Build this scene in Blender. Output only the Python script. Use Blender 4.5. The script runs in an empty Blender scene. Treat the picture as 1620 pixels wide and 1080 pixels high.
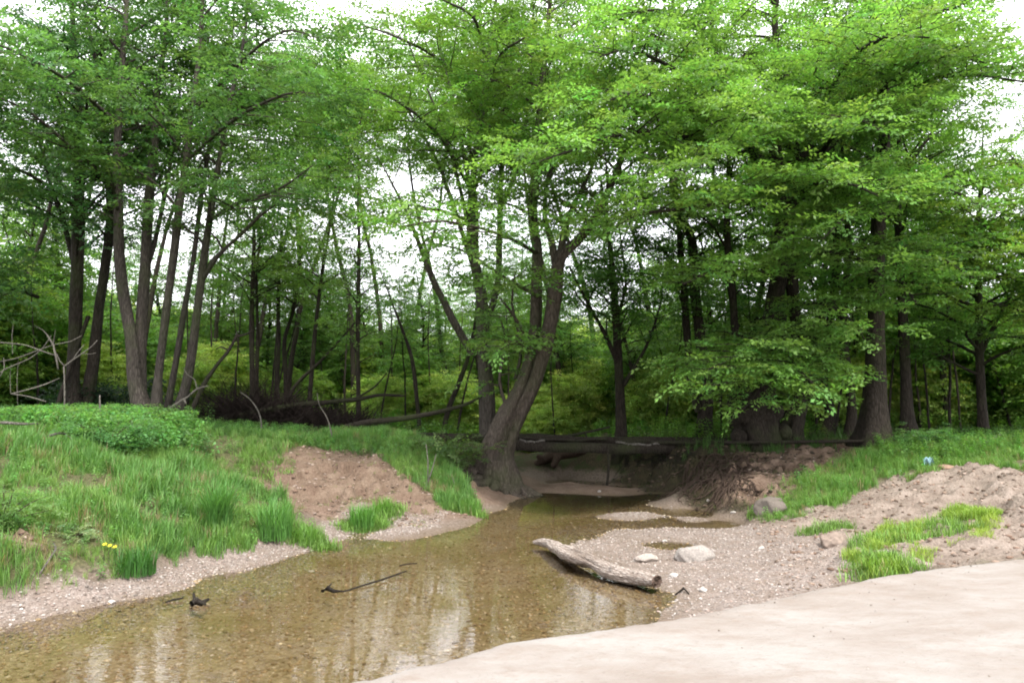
import bpy, math, random
import numpy as np
from math import radians, sin, cos, pi
rng = np.random.default_rng(11)
random.seed(11)
scene = bpy.context.scene

# ------------------------------------------------------------------ camera
F = 1170.0
PITCH = math.atan(100 / F)
EYE = np.array([0.0, 0.0, 2.2])
cam_d = bpy.data.cameras.new("camera")
cam_d.sensor_width = 36.0
cam_d.lens = 26.0
cam_d.clip_end = 2000
cam = bpy.data.objects.new("camera", cam_d)
cam.location = EYE
cam.rotation_euler = (pi / 2 + PITCH, 0, 0)
scene.collection.objects.link(cam)
scene.camera = cam

# ------------------------------------------------------------------ sky, sun, exposure
SUN_EL, SUN_AZ = radians(56), radians(150)       # azimuth clockwise from +Y
world = bpy.data.worlds.new("World")
scene.world = world
world.use_nodes = True
wn, wl = world.node_tree.nodes, world.node_tree.links
wn.clear()
w_out = wn.new('ShaderNodeOutputWorld')
w_bg = wn.new('ShaderNodeBackground')
w_sky = wn.new('ShaderNodeTexSky')
w_sky.sky_type = 'NISHITA'
w_sky.sun_disc = False
w_sky.sun_elevation = SUN_EL
w_sky.sun_rotation = SUN_AZ
w_sky.air_density = 1.0
w_sky.dust_density = 3.0
w_tc = wn.new('ShaderNodeTexCoord')
w_no = wn.new('ShaderNodeTexNoise')
w_no.inputs['Scale'].default_value = 2.2
w_no.inputs['Detail'].default_value = 5
w_rp = wn.new('ShaderNodeMapRange')
w_rp.inputs[1].default_value = 0.3
w_rp.inputs[2].default_value = 0.7
w_rp.inputs[3].default_value = 0.72
w_rp.inputs[4].default_value = 1.0
w_mx = wn.new('ShaderNodeMix')
w_mx.data_type = 'RGBA'
w_mx.inputs[7].default_value = (12.0, 11.9, 12.5, 1)   # bright thin overcast
wl.new(w_tc.outputs['Generated'], w_no.inputs['Vector'])
wl.new(w_no.outputs['Fac'], w_rp.inputs[0])
wl.new(w_rp.outputs[0], w_mx.inputs[0])
wl.new(w_sky.outputs[0], w_mx.inputs[6])
wl.new(w_mx.outputs[2], w_bg.inputs[0])
w_bg.inputs[1].default_value = 0.11
wl.new(w_bg.outputs[0], w_out.inputs[0])

sun_d = bpy.data.lights.new("sun", 'SUN')
sun_d.energy = 2.0
sun_d.angle = radians(8)
sun_d.color = (1.0, 0.95, 0.87)
sun = bpy.data.objects.new("sun", sun_d)
sun.rotation_euler = (pi / 2 - SUN_EL, 0, pi - SUN_AZ)
scene.collection.objects.link(sun)

scene.view_settings.view_transform = 'Standard'
scene.view_settings.look = 'None'
scene.view_settings.exposure = 1.42
scene.view_settings.gamma = 1.0
scene.render.engine = 'CYCLES'
scene.cycles.use_denoising = True
scene.cycles.max_bounces = 7
scene.cycles.diffuse_bounces = 4
scene.cycles.glossy_bounces = 2
scene.cycles.transmission_bounces = 4
scene.cycles.transparent_max_bounces = 6
scene.cycles.filter_width = 1.9
scene.cycles.caustics_reflective = False
scene.cycles.caustics_refractive = False

# ------------------------------------------------------------------ rays through the camera
FW = np.array([0, cos(PITCH), sin(PITCH)])
UP = np.array([0, -sin(PITCH), cos(PITCH)])
RT = np.array([1.0, 0, 0])
def ray(px, py):
    return FW + RT * (px - 810) / F + UP * (540 - py) / F
def gp(px, py, z):
    d = ray(px, py)
    return EYE + d * ((z - EYE[2]) / d[2])
def at(px, py, Y):
    d = ray(px, py)
    return EYE + d * (Y / d[1])

# ------------------------------------------------------------------ noise
_H = np.random.default_rng(5).random((64, 64))
def vnoise(x, y):
    xi = np.floor(x).astype(int); yi = np.floor(y).astype(int)
    fx = x - xi; fy = y - yi
    fx = fx * fx * (3 - 2 * fx); fy = fy * fy * (3 - 2 * fy)
    a = _H[xi % 64, yi % 64]; b = _H[(xi + 1) % 64, yi % 64]
    c = _H[xi % 64, (yi + 1) % 64]; d = _H[(xi + 1) % 64, (yi + 1) % 64]
    return (a * (1 - fx) + b * fx) * (1 - fy) + (c * (1 - fx) + d * fx) * fy
def fbm(x, y, o=4):
    s = 0; a = 0.5; t = 0
    for i in range(o):
        s = s + a * vnoise(x * 2 ** i + 17 * i, y * 2 ** i + 31 * i); t += a; a *= 0.5
    return s / t - 0.5

# ------------------------------------------------------------------ mesh helpers
def new_mesh(name, V, faces, cols=None, smooth=False, mat=None, sharp=None):
    """faces: list of (N x k) int arrays"""
    me = bpy.data.meshes.new(name)
    V = np.asarray(V, dtype=np.float32)
    me.vertices.add(len(V))
    me.vertices.foreach_set('co', V.ravel())
    fl = [np.asarray(f, dtype=np.int32) for f in faces if len(f)]
    nl = sum(f.size for f in fl); nf = sum(len(f) for f in fl)
    me.loops.add(nl); me.polygons.add(nf)
    me.loops.foreach_set('vertex_index', np.concatenate([f.ravel() for f in fl]))
    st = []; o = 0
    for f in fl:
        k = f.shape[1]
        st.append(o + np.arange(len(f), dtype=np.int32) * k); o += f.size
    me.polygons.foreach_set('loop_start', np.concatenate(st))
    if smooth:
        me.polygons.foreach_set('use_smooth', np.ones(nf, dtype=bool))
    me.update(calc_edges=True)
    if cols is not None:
        for k, c in cols.items():
            a = me.attributes.new(k, 'FLOAT_COLOR', 'POINT')
            c = np.asarray(c, dtype=np.float32)
            if c.shape[1] == 3:
                c = np.hstack([c, np.ones((len(c), 1), np.float32)])
            a.data.foreach_set('color', c.ravel())
    if mat: me.materials.append(mat)
    return me
def link(name, me, parent=None, loc=None):
    o = bpy.data.objects.new(name, me)
    scene.collection.objects.link(o)
    if parent is not None:
        o.parent = parent
    if loc is not None:
        o.location = loc
    return o
def tag(o, label=None, cat=None, group=None, kind=None):
    if label: o['label'] = label
    if cat: o['category'] = cat
    if group: o['group'] = group
    if kind: o['kind'] = kind
    return o
def empty(name, loc, label, cat, group=None):
    o = bpy.data.objects.new(name, None)
    o.empty_display_size = 0.2
    scene.collection.objects.link(o)
    o.location = loc
    return tag(o, label, cat, group)

class Geo:
    def __init__(s): s.V = []; s.Q = []; s.T = []; s.C = []; s.n = 0
    def add(s, V, Q=None, T=None, C=None):
        if Q is not None: s.Q.append(np.asarray(Q) + s.n)
        if T is not None: s.T.append(np.asarray(T) + s.n)
        s.V.append(np.asarray(V, dtype=np.float32)); s.n += len(V)
        if C is not None: s.C.append(np.broadcast_to(np.asarray(C, dtype=np.float32), (len(V), 3)))
    def mesh(s, name, mat, smooth=False, origin=None):
        V = np.concatenate(s.V)
        if origin is not None: V = V - np.asarray(origin, dtype=np.float32)
        fs = []
        if s.Q: fs.append(np.concatenate(s.Q))
        if s.T: fs.append(np.concatenate(s.T))
        cols = {'tint': np.concatenate(s.C)} if s.C else None
        return new_mesh(name, V, fs, cols, smooth, mat)

def norm(v): return v / (np.linalg.norm(v) + 1e-9)
def resample(P, R, step):
    P = np.asarray(P, float); R = np.asarray(R, float)
    if len(P) > 2:                                  # Catmull-Rom
        pts = []; rr = []
        Pe = np.vstack([2 * P[0] - P[1], P, 2 * P[-1] - P[-2]])
        for i in range(1, len(Pe) - 2):
            n = max(1, int(np.linalg.norm(Pe[i + 1] - Pe[i]) / step))
            for k in range(n):
                t = k / n
                a, b, c, d = Pe[i - 1], Pe[i], Pe[i + 1], Pe[i + 2]
                pts.append(0.5 * ((2 * b) + (c - a) * t + (2 * a - 5 * b + 4 * c - d) * t * t + (3 * b - a - 3 * c + d) * t ** 3))
                rr.append(R[i - 1] * (1 - t) + R[i] * t)
        pts.append(P[-1]); rr.append(R[-1])
        return np.array(pts), np.array(rr)
    n = max(1, int(np.linalg.norm(P[1] - P[0]) / step))
    t = np.linspace(0, 1, n + 1)[:, None]
    return P[0] * (1 - t) + P[1] * t, R[0] * (1 - t[:, 0]) + R[1] * t[:, 0]
def tube(g, P, R, sides=6, rough=0.0, C=None, cap=True, lobes=0.0):
    P = np.asarray(P, float); R = np.asarray(R, float); n = len(P)
    T = np.gradient(P, axis=0)
    T /= np.linalg.norm(T, axis=1)[:, None] + 1e-9
    ref = np.array([1.0, 0.13, 0.05]) if abs(T[0][0]) < 0.8 else np.array([0.1, 1.0, 0.2])
    A = ref - (T @ ref)[:, None] * T
    A /= np.linalg.norm(A, axis=1)[:, None] + 1e-9
    B = np.cross(T, A)
    th = np.linspace(0, 2 * pi, sides, endpoint=False)
    rr = np.repeat(R[:, None], sides, 1)
    if rough:
        s = np.cumsum(np.r_[0, np.linalg.norm(np.diff(P, axis=0), axis=1)])
        ph = rng.random() * 50
        rr = rr * (1 + rough * 2.2 * fbm(s[:, None] * 1.3 / max(R.max() * 4, .05) * .5 + ph + 0 * th, 3 + 2 * np.cos(th)[None] + ph, 3)
                   + rough * 1.2 * fbm(s[:, None] * 2.0 + ph, 7 + 2 * np.sin(th)[None] + 2.7 * np.cos(th)[None], 3))
    if lobes:
        k = 5; ph = rng.random() * 6
        f = np.clip((R - R[-1]) / max(R[0] - R[-1], 1e-6), 0, 1) ** 1.4
        rr = rr * (1 + lobes * f[:, None] * np.sin(k * th + ph)[None] + lobes * .5 * f[:, None] * np.sin(3 * th + ph * 2)[None])
    V = P[:, None, :] + rr[:, :, None] * (A[:, None, :] * np.cos(th)[None, :, None] + B[:, None, :] * np.sin(th)[None, :, None])
    V = V.reshape(-1, 3)
    i = np.arange(n - 1)[:, None] * sides; j = np.arange(sides)[None]
    j2 = (j + 1) % sides
    Q = np.stack([i + j, i + j2, i + sides + j2, i + sides + j], -1).reshape(-1, 4)
    Tt = None
    if cap and R[-1] > 0.004:
        V = np.vstack([V, P[-1] + T[-1] * R[-1] * .25]); c = len(V) - 1; b = (n - 1) * sides
        Tt = np.stack([b + np.arange(sides), b + (np.arange(sides) + 1) % sides, np.full(sides, c)], -1)
    g.add(V, Q, Tt, C)

# ------------------------------------------------------------------ materials
def mat_new(name):
    m = bpy.data.materials.new(name); m.use_nodes = True
    n = m.node_tree.nodes; n.clear()
    out = n.new('ShaderNodeOutputMaterial')
    return m, n, m.node_tree.links, out
def N(n, t, **kw):
    x = n.new(t)
    for k, v in kw.items(): setattr(x, k, v)
    return x
def noise(n, l, vec, scale, detail=4, rough=.55):
    x = n.new('ShaderNodeTexNoise'); x.inputs['Scale'].default_value = scale
    x.inputs['Detail'].default_value = detail; x.inputs['Roughness'].default_value = rough
    if vec is not None: l.new(vec, x.inputs['Vector'])
    return x.outputs['Fac']
def ramp(n, l, fac, stops):
    x = n.new('ShaderNodeValToRGB'); l.new(fac, x.inputs[0])
    e = x.color_ramp.elements
    e[0].position, e[0].color = stops[0][0], (*stops[0][1], 1)
    e[1].position, e[1].color = stops[1][0], (*stops[1][1], 1)
    for p, c in stops[2:]:
        k = e.new(p); k.color = (*c, 1)
    return x.outputs[0]
def mix(n, l, f, a, b, typ='MIX'):
    x = n.new('ShaderNodeMix'); x.data_type = 'RGBA'; x.blend_type = typ
    for s, v in ((0, f), (6, a), (7, b)):
        if isinstance(v, (int, float)): x.inputs[s].default_value = v
        elif isinstance(v, tuple): x.inputs[s].default_value = (*v, 1)
        else: l.new(v, x.inputs[s])
    return x.outputs[2]
def math_(n, l, op, a, b=0.0, clamp=False):
    x = n.new('ShaderNodeMath'); x.operation = op; x.use_clamp = clamp
    for s, v in ((0, a), (1, b)):
        if isinstance(v, (int, float)): x.inputs[s].default_value = v
        else: l.new(v, x.inputs[s])
    return x.outputs[0]
def rng_(n, l, v, a, b, c=0.0, d=1.0):
    x = n.new('ShaderNodeMapRange'); l.new(v, x.inputs[0])
    for i, q in enumerate((a, b, c, d)): x.inputs[i + 1].default_value = q
    return x.outputs[0]
def bump(n, l, h, strength, dist=0.02):
    x = n.new('ShaderNodeBump'); x.inputs['Strength'].default_value = strength
    x.inputs['Distance'].default_value = dist; l.new(h, x.inputs['Height'])
    return x.outputs[0]

def leaf_mat(name, trans=0.50, tcol=(1.3, 1.35, 0.7), spec=.35):
    m, n, l, out = mat_new(name)
    a = N(n, 'ShaderNodeAttribute', attribute_name='tint').outputs['Color']
    p = N(n, 'ShaderNodeBsdfPrincipled'); l.new(a, p.inputs['Base Color'])
    p.inputs['Roughness'].default_value = .48
    p.inputs['Specular IOR Level'].default_value = spec
    t = N(n, 'ShaderNodeBsdfTranslucent')
    l.new(mix(n, l, 1.0, a, tcol, 'MULTIPLY'), t.inputs[0])
    s = N(n, 'ShaderNodeMixShader'); s.inputs[0].default_value = trans
    l.new(p.outputs[0], s.inputs[1]); l.new(t.outputs[0], s.inputs[2])
    l.new(s.outputs[0], out.inputs[0])
    return m
M_LEAF = leaf_mat('leaf')
M_GRASS = leaf_mat('grass_blade', .38, (1.2, 1.25, .5), .3)

def bark_mat(name, c0, c1, moss=(.05, .075, .02), mossamt=.4, sc=1.0, ang=None):
    m, n, l, out = mat_new(name)
    g = N(n, 'ShaderNodeTexCoord').outputs['Object']
    mp = N(n, 'ShaderNodeMapping'); l.new(g, mp.inputs[0])
    mp.inputs['Scale'].default_value = (9 * sc, 9 * sc, 1.6 * sc)
    if ang is not None:
        mp.vector_type = 'TEXTURE'; mp.inputs['Rotation'].default_value = (0, 0, ang); mp.inputs['Scale'].default_value = (1 / (1.8 * sc), 1 / (9 * sc), 1 / (9 * sc))
    f = noise(n, l, mp.outputs[0], 2.2, 7, .65)
    big = noise(n, l, g, .9, 4)
    fu = N(n, 'ShaderNodeTexVoronoi'); fu.feature = 'DISTANCE_TO_EDGE'; fu.inputs['Scale'].default_value = 2.4; l.new(mp.outputs[0], fu.inputs['Vector'])
    fe = rng_(n, l, fu.outputs['Distance'], 0, .22)
    f = math_(n, l, 'MULTIPLY', f, rng_(n, l, fe, 0, 1, .62, 1.1))
    c = ramp(n, l, f, [(.22, c0), (.68, c1)])
    mk = rng_(n, l, big, .48, .68, 0, mossamt)
    c = mix(n, l, mk, c, moss)
    p = N(n, 'ShaderNodeBsdfPrincipled'); l.new(c, p.inputs['Base Color'])
    p.inputs['Roughness'].default_value = .9
    p.inputs['Specular IOR Level'].default_value = .15
    l.new(bump(n, l, f, 1.0, .05), p.inputs['Normal'])
    l.new(p.outputs[0], out.inputs[0])
    return m
M_BARK = bark_mat('bark_brown_grey', (.03, .024, .019), (.12, .098, .08))
M_BARK_D = bark_mat('bark_shaded', (.014, .011, .009), (.055, .045, .036))  # darker copy of the bark, shade on the trunks put into its colour
M_BARK_G = bark_mat('bark_grey_smooth', (.03, .025, .021), (.105, .09, .077), mossamt=.5)
M_DEAD = bark_mat('dead_wood_grey', (.08, .07, .06), (.25, .23, .20), mossamt=.15, sc=2)
M_DARKWOOD = bark_mat('wet_dark_wood', (.018, .014, .011), (.06, .05, .04), mossamt=.35, sc=2)
M_LIT_PLANK = bark_mat('weathered_lit_plank', (.08, .07, .06), (.25, .23, .21), mossamt=.1, sc=1.5)  # pale wood carrying the lit tops of the footbridge beam
M_DRIFT = bark_mat('driftwood', (.17, .13, .105), (.52, .455, .40), moss=(.12, .085, .06), mossamt=.5, sc=1.5, ang=-1.09)
M_TWIG = bark_mat('brown_twig', (.05, .035, .027), (.15, .105, .08), mossamt=0, sc=3)

# ------------------------------------------------------------------ terrain height
CP = []
def c(px, py, z): p = gp(px, py, z); CP.append((p[0], p[1], z))
# left shore line (water's edge) and gravel strip
for a in [(0, 995), (130, 962), (240, 942), (300, 926), (380, 902), (500, 864), (600, 843), (680, 829), (740, 813), (800, 799), (838, 784)]: c(*a, 0.0)
for a in [(0, 960), (130, 930), (250, 905), (330, 885), (430, 862), (500, 838), (555, 818)]: c(*a, .10)
for a in [(620, 832), (700, 818), (735, 806)]: c(*a, .13)
# left bank slope
for a in [(0, 930, .25), (60, 880, .5), (0, 870, .62), (120, 890, .42), (240, 870, .38), (350, 850, .33), (450, 838, .28), (0, 800, .85), (120, 810, .78), (250, 800, .7), (370, 790, .6),
          (440, 800, .42), (0, 750, 1.2), (150, 750, 1.1), (300, 750, .95), (0, 712, 1.5), (150, 712, 1.4), (300, 715, 1.25), (400, 722, 1.12), (60, 690, 1.6), (235, 684, 1.6), (380, 693, 1.45), (120, 682, 1.6), (480, 697, 1.3)]: c(*a)
# eroded mound
for a in [(500, 812, .18), (560, 806, .22), (430, 770, .55), (500, 770, .55), (560, 770, .5), (600, 790, .32), (640, 812, .18), (440, 735, .95), (480, 716, 1.1), (560, 712, 1.1), (600, 732, .88), (540, 740, .8), (640, 770, .5),
          (690, 795, .26), (540, 695, 1.3), (620, 700, 1.22), (660, 725, .95), (700, 755, .62), (740, 785, .28), (700, 715, 1.05), (730, 745, .65), (660, 697, 1.25), (740, 710, .95), (770, 766, .22), (800, 775, .14), (735, 765, .35), (800, 760, .14)]: c(*a)
# sand bar behind the leaning tree and stream coming from beyond
for a in [(840, 752, .13), (900, 762, .14), (960, 768, .12), (1005, 775, .07), (840, 768, .06), (1050, 785, -.02)]: c(*a)
for a in [(860, 779, 0), (940, 783, 0), (1010, 789, 0)]: c(*a)
for a in [(820, 735, .02), (860, 738, .1), (900, 742, .12), (960, 752, -.05), (815, 716, .05)]: c(*a)
CP += [(1.5, 31, .1), (0.2, 33, .05), (-1.6, 35, .1), (1.2, 27.5, -.02), (-5, 38, .15), (-4, 30.5, 1.2), (-1.2, 29.5, .9), (3.6, 32, 1.2), (1.6, 38, 1.2), (-9, 43, .3), (-3.2, 25.5, 1.2), (-.9, 23.5, .6)]
# creek bed
for a in [(300, 1040, -.25), (150, 1040, -.2), (60, 1010, -.08), (500, 1000, -.22), (600, 950, -.18), (450, 940, -.14), (700, 880, -.16), (640, 870, -.08), (800, 850, -.2), (780, 930, -.2), (900, 810, -.24), (850, 900, -.15), (880, 960, -.14),
          (980, 800, -.14), (740, 985, -.25), (950, 955, -.08), (850, 830, -.16), (560, 900, -.12), (1040, 790, -.1)]: c(*a)
for p in [(-4, 5.2, -.28), (-2, 4.2, -.3), (-7, 5, -.3), (-6, 3, -.3), (-10, 4, -.2), (-3, 2, -.3), (-12, 7, .1), (-12, 1, -.2), (-15, 5, .3), (-9, -4, -.2), (-14, -3, .2)]: CP.append(p)
# right shore and eroded bank
for a in [(1080, 795, -.03), (1130, 812, -.02), (1180, 832, -.02), (1050, 826, -.06), (1140, 828, -.03), (980, 832, -.05)]: c(*a)
for a in [(960, 815, .04), (1020, 812, .06), (1090, 818, .04)]: c(*a)
for a in [(1120, 797, .1), (1160, 808, .12), (1210, 825, .14), (1080, 770, .35), (1150, 775, .45), (1200, 780, .42), ]: c(*a)
for a in [(1120, 714, 1.02), (1200, 714, 1.02), (1270, 712, 1.06), (1340, 706, 1.15), (1120, 742, .72), (1200, 740, .74), (1270, 745, .7)]: c(*a)
for px, Y_, z_ in [(880, 24, .8), (940, 22.8, .85), (1000, 21.6, .9), (1060, 19.9, .95), (940, 22.2, .4), (1000, 20.9, .45), (1060, 19.2, .45), (900, 22.4, .06), (960, 21.5, 0), (1020, 20.1, -.02), (1070, 18.5, 0)]: CP.append(((px - 810) / F * Y_, Y_, z_))
CP += [(5.0, 20, 1.15), (8, 21, 1.2), (2.5, 23, 1.15), (3, 26, 1.2), (12, 21, 1.3), (5, 27, 1.2)]
# right grassy slope, gravel bar, sandy ground
for a in [(1190, 815, .18), (1240, 795, .3), (1300, 765, .58), (1400, 725, .98), (1500, 712, 1.12), (1620, 712, 1.15), (1290, 822, .26), (1370, 780, .52), (1440, 755, .78), (1500, 748, .86), (1620, 748, .92), (1400, 830, .34), (1500, 800, .52),
          (1620, 800, .68), (1500, 880, .42), (1450, 860, .38), (1620, 850, .56), (1580, 870, .50)]: c(*a)
for a in [(1000, 840, .05), (1080, 845, .08), (1200, 850, .10), (1300, 870, .17), (1180, 900, .12), (1270, 915, .16), (1100, 925, .06), (1150, 950, .08), (1370, 900, .28), (930, 862, .05), (1040, 865, -.025), (1075, 862, -.03), (1010, 890, .04), (1120, 900, .05), (980, 925, -.02), (1060, 945, -.02), (1100, 870, .06)]: c(*a)
# ground under / behind the camera
CP += [(0, 4.2, .1), (2, 5.6, .2), (4, 6.8, .35), (6.5, 7, .45), (9, 7, .55), (3, 3, .3), (0, 1, .3), (6, 0, .45), (0, -6, .45), (10, 3, .5), (12, 10, .8), (-2, -6, .2), (12, -8, .5), (0, -16, .5), (14, 15, 1.1), (20, 12, 1.1), (20, 0, .8), (-18, 12, 1.3), (-14, 10, 1.0), (-12, 14, 1.4), (-20, 20, 1.6), (-14, 24, 1.6), (-8, 26, 1.45), (18, 24, 1.3), (14, 32, 1.3), (-20, 34, 1.5), (-12, 36, 1.4), (-22, 2, .8), (8, 40, 1.3), (26, 40, 1.3), (-2, 48, 1.3), (-26, -10, .8), (22, -14, .8), (0, -26, .8), (-15, 50, 1.0), (-30, 48, 1.4)]
CP = np.array(CP, float)
CC = .22
def _K(X, Y): return np.sqrt((X[:, None, 0] - Y[None, :, 0]) ** 2 + (X[:, None, 1] - Y[None, :, 1]) ** 2 + CC ** 2)
nC = len(CP)
A_ = np.zeros((nC + 1, nC + 1)); A_[:nC, :nC] = _K(CP, CP) - np.eye(nC) * .05; A_[nC, :nC] = 1; A_[:nC, nC] = 1
W_ = np.linalg.solve(A_, np.r_[CP[:, 2], 0])
def axis(lo, hi, step, far):
    a = list(np.arange(lo, hi + step / 2, step)); s = step; x = hi
    while x < far: s *= 1.16; x += s; a.append(x)
    s = step; x = lo; b = []
    while x > -far: s *= 1.16; x -= s; b.append(x)
    return np.array(b[::-1] + a)
GX = axis(-11.0, 13.0, .075, 500); GY = axis(4.0, 24.0, .075, 500)
XX, YY = np.meshgrid(GX, GY, indexing='ij')
PXY = np.stack([XX.ravel(), YY.ravel()], -1)
Z = np.empty(len(PXY))
for k in range(0, len(PXY), 20000):
    q = PXY[k:k + 20000]; Z[k:k + 20000] = _K(q, CP) @ W_[:nC] + W_[nC]
Z = Z.reshape(XX.shape)
RR = np.hypot(XX, YY - 12)
fw = np.clip((RR - 34) / 18, 0, 1)
Z = np.clip(Z, -.4, 2.2)
Z = Z * (1 - fw) + (1.35 + .8 * fbm(XX * .05, YY * .05)) * fw
wet = np.clip((Z + .02) / .12, 0, 1)
land = np.clip((Z - .15) / .5, 0, 1)
Z += fbm(XX * 1.1, YY * 1.1, 4) * (.03 + .20 * land) + fbm(XX * 5, YY * 5, 3) * (.022 + .07 * land)
ZG = Z
def hz(x, y):
    x = np.atleast_1d(np.asarray(x, float)); y = np.atleast_1d(np.asarray(y, float))
    i = np.clip(np.searchsorted(GX, x) - 1, 0, len(GX) - 2); j = np.clip(np.searchsorted(GY, y) - 1, 0, len(GY) - 2)
    fx = np.clip((x - GX[i]) / (GX[i + 1] - GX[i]), 0, 1); fy = np.clip((y - GY[j]) / (GY[j + 1] - GY[j]), 0, 1)
    return (ZG[i, j] * (1 - fx) + ZG[i + 1, j] * fx) * (1 - fy) + (ZG[i, j + 1] * (1 - fx) + ZG[i + 1, j + 1] * fx) * fy
def hz1(x, y): return float(hz(x, y)[0])
def hit(px, py, far=24.0, water=False):
    d = ray(px, py); d = d / d[1]
    Y = np.arange(3.0, far, .02)
    P = EYE[None] + d[None] * Y[:, None]
    h = hz(P[:, 0], P[:, 1])
    if water: h = np.maximum(h, 0)
    k = np.nonzero(P[:, 2] <= h)[0]
    return P[k[0]] if len(k) else P[-1]
def zone(pts, far=22.0): return np.array([hit(px, py, far)[:2] for px, py in pts])
def sdist(P, poly):
    """signed distance, positive inside"""
    P = np.asarray(P, float); d = np.full(len(P), 1e9); ins = np.zeros(len(P), bool); n = len(poly)
    for k in range(n):
        a, b = poly[k], poly[(k + 1) % n]; e = b - a
        t = np.clip(((P - a) @ e) / (e @ e + 1e-12), 0, 1)
        d = np.minimum(d, np.hypot(*(P - a - t[:, None] * e).T))
        cr = ((a[1] > P[:, 1]) != (b[1] > P[:, 1]))
        with np.errstate(divide='ignore', invalid='ignore'):
            xx = (b[0] - a[0]) * (P[:, 1] - a[1]) / (b[1] - a[1] + 1e-12) + a[0]
        ins ^= cr & (P[:, 0] < xx)
    return np.where(ins, d, -d)
Z_GRAVEL = [zone([(-60, 1010), (0, 945), (130, 918), (250, 898), (300, 880), (430, 855), (500, 832), (545, 812), (575, 800), (600, 822), (700, 812), (700, 835), (500, 885), (430, 945), (250, 975), (0, 1030)]),
            zone([(850, 860), (905, 832), (1000, 824), (1190, 830), (1290, 850), (1400, 862), (1400, 905), (1250, 940), (1110, 985), (1000, 960), (900, 975), (880, 900)]),
            zone([(930, 815), (980, 803), (1080, 806), (1120, 825), (1000, 832)])]
Z_SAND = [zone([(1190, 835), (1290, 800), (1400, 760), (1500, 738), (1640, 730), (2100, 735), (2300, 880), (1700, 880), (1400, 908), (1250, 935)])]
Z_EARTH = [zone([(395, 745), (430, 728), (480, 704), (560, 696), (600, 712), (640, 755), (735, 812), (760, 806), (745, 820), (640, 836), (560, 826), (500, 820), (440, 800), (395, 778)]),
           zone([(-40, 830), (60, 845), (85, 885), (-40, 905)]), zone([(735, 800), (760, 772), (830, 750), (1010, 768), (1020, 788), (840, 786), (800, 803)]),
           zone([(1180, 712), (1345, 700), (1340, 735), (1220, 800), (1140, 800), (1140, 760)])]
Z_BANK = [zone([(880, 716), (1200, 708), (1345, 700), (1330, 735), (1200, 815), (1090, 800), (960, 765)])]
Z_GRASSL = [zone([(-380, 690), (100, 690), (235, 684), (350, 688), (480, 694), (640, 694), (690, 720), (735, 775), (765, 805), (740, 814), (700, 800), (640, 768), (590, 712), (480, 706), (400, 740), (400, 775), (440, 795), (505, 850), (430, 858), (300, 884), (100, 920), (-80, 945), (-380, 960)], 21)]
Z_GRASSR = [zone([(1175, 822), (1240, 772), (1330, 735), (1390, 706), (1500, 704), (1640, 706), (2150, 706), (2150, 742), (1640, 738), (1500, 735), (1480, 752), (1400, 765), (1340, 790), (1290, 815), (1230, 826)], 21)]
Z_GRASSR2 = [zone([(1350, 892), (1368, 848), (1470, 820), (1562, 806), (1580, 838), (1500, 866), (1440, 884), (1425, 912), (1370, 910)])]
def zmask(P, zs, soft=.15, wob=.5):
    P = np.asarray(P, float); s = np.full(len(P), -1e9)
    for z in zs: s = np.maximum(s, sdist(P, z))
    s = s + wob * fbm(P[:, 0] * 2.2 + 9, P[:, 1] * 2.2 + 4, 4)
    return np.clip(s / soft * .5 + .5, 0, 1)
near = np.hypot(PXY[:, 0], PXY[:, 1] - 12) < 25
def vm(zs, **k):
    m = np.zeros(len(PXY)); m[near] = zmask(PXY[near], zs, **k); return m
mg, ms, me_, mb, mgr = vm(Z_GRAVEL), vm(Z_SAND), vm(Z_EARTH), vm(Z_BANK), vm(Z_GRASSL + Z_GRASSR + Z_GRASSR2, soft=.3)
Zf = ZG.ravel()
V = np.stack([XX.ravel(), YY.ravel(), Zf], -1)
rel = np.maximum(me_ * .8, ms) * np.clip((Zf - .08) / .2, 0, 1)
U1 = XX * .86 + YY * .5; U2 = -XX * .5 + YY * .86
ridg = (1 - 2 * np.abs(fbm(U1 * .9, U2 * 2.6, 4))) ** 2
Zf = Zf + rel * ((ridg.ravel() - .62) * .18 + fbm(XX * 3.2 + 7, YY * 3.2, 4).ravel() * (.17 + .14 * me_))
terr = np.clip((Zf - .12) / .25, 0, 1) * np.clip((1.15 - Zf) / .3, 0, 1)
sc_ = (1 - 2 * np.abs(fbm(XX * 2.3 + 3, YY * .9 + 8, 4))).ravel()
Zf = Zf + np.maximum(me_, mb) * terr * (sc_ - .72) * .34
st_ = Zf * 3.2 + fbm(XX * 1.3, YY * 1.3, 3).ravel() * 1.6; fr_ = st_ - np.floor(st_)
Zf = Zf + me_ * terr * (np.clip((fr_ - .5) * 4, -.5, .5) - (fr_ - .5)) * .22
# undercut hollow at the foot of the bare mound
hp = hit(505, 800); hp[1] += .25
Zf = Zf - .20 * np.exp(-((PXY[:, 0] - hp[0]) / .28) ** 2 - ((PXY[:, 1] - hp[1]) / .16) ** 2)
ZG = Zf.reshape(XX.shape); V[:, 2] = Zf
nx, ny = XX.shape
ii, jj = np.meshgrid(np.arange(nx - 1), np.arange(ny - 1), indexing='ij')
b0 = (ii * ny + jj).ravel()
Q = np.stack([b0, b0 + ny, b0 + ny + 1, b0 + 1], -1)

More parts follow.
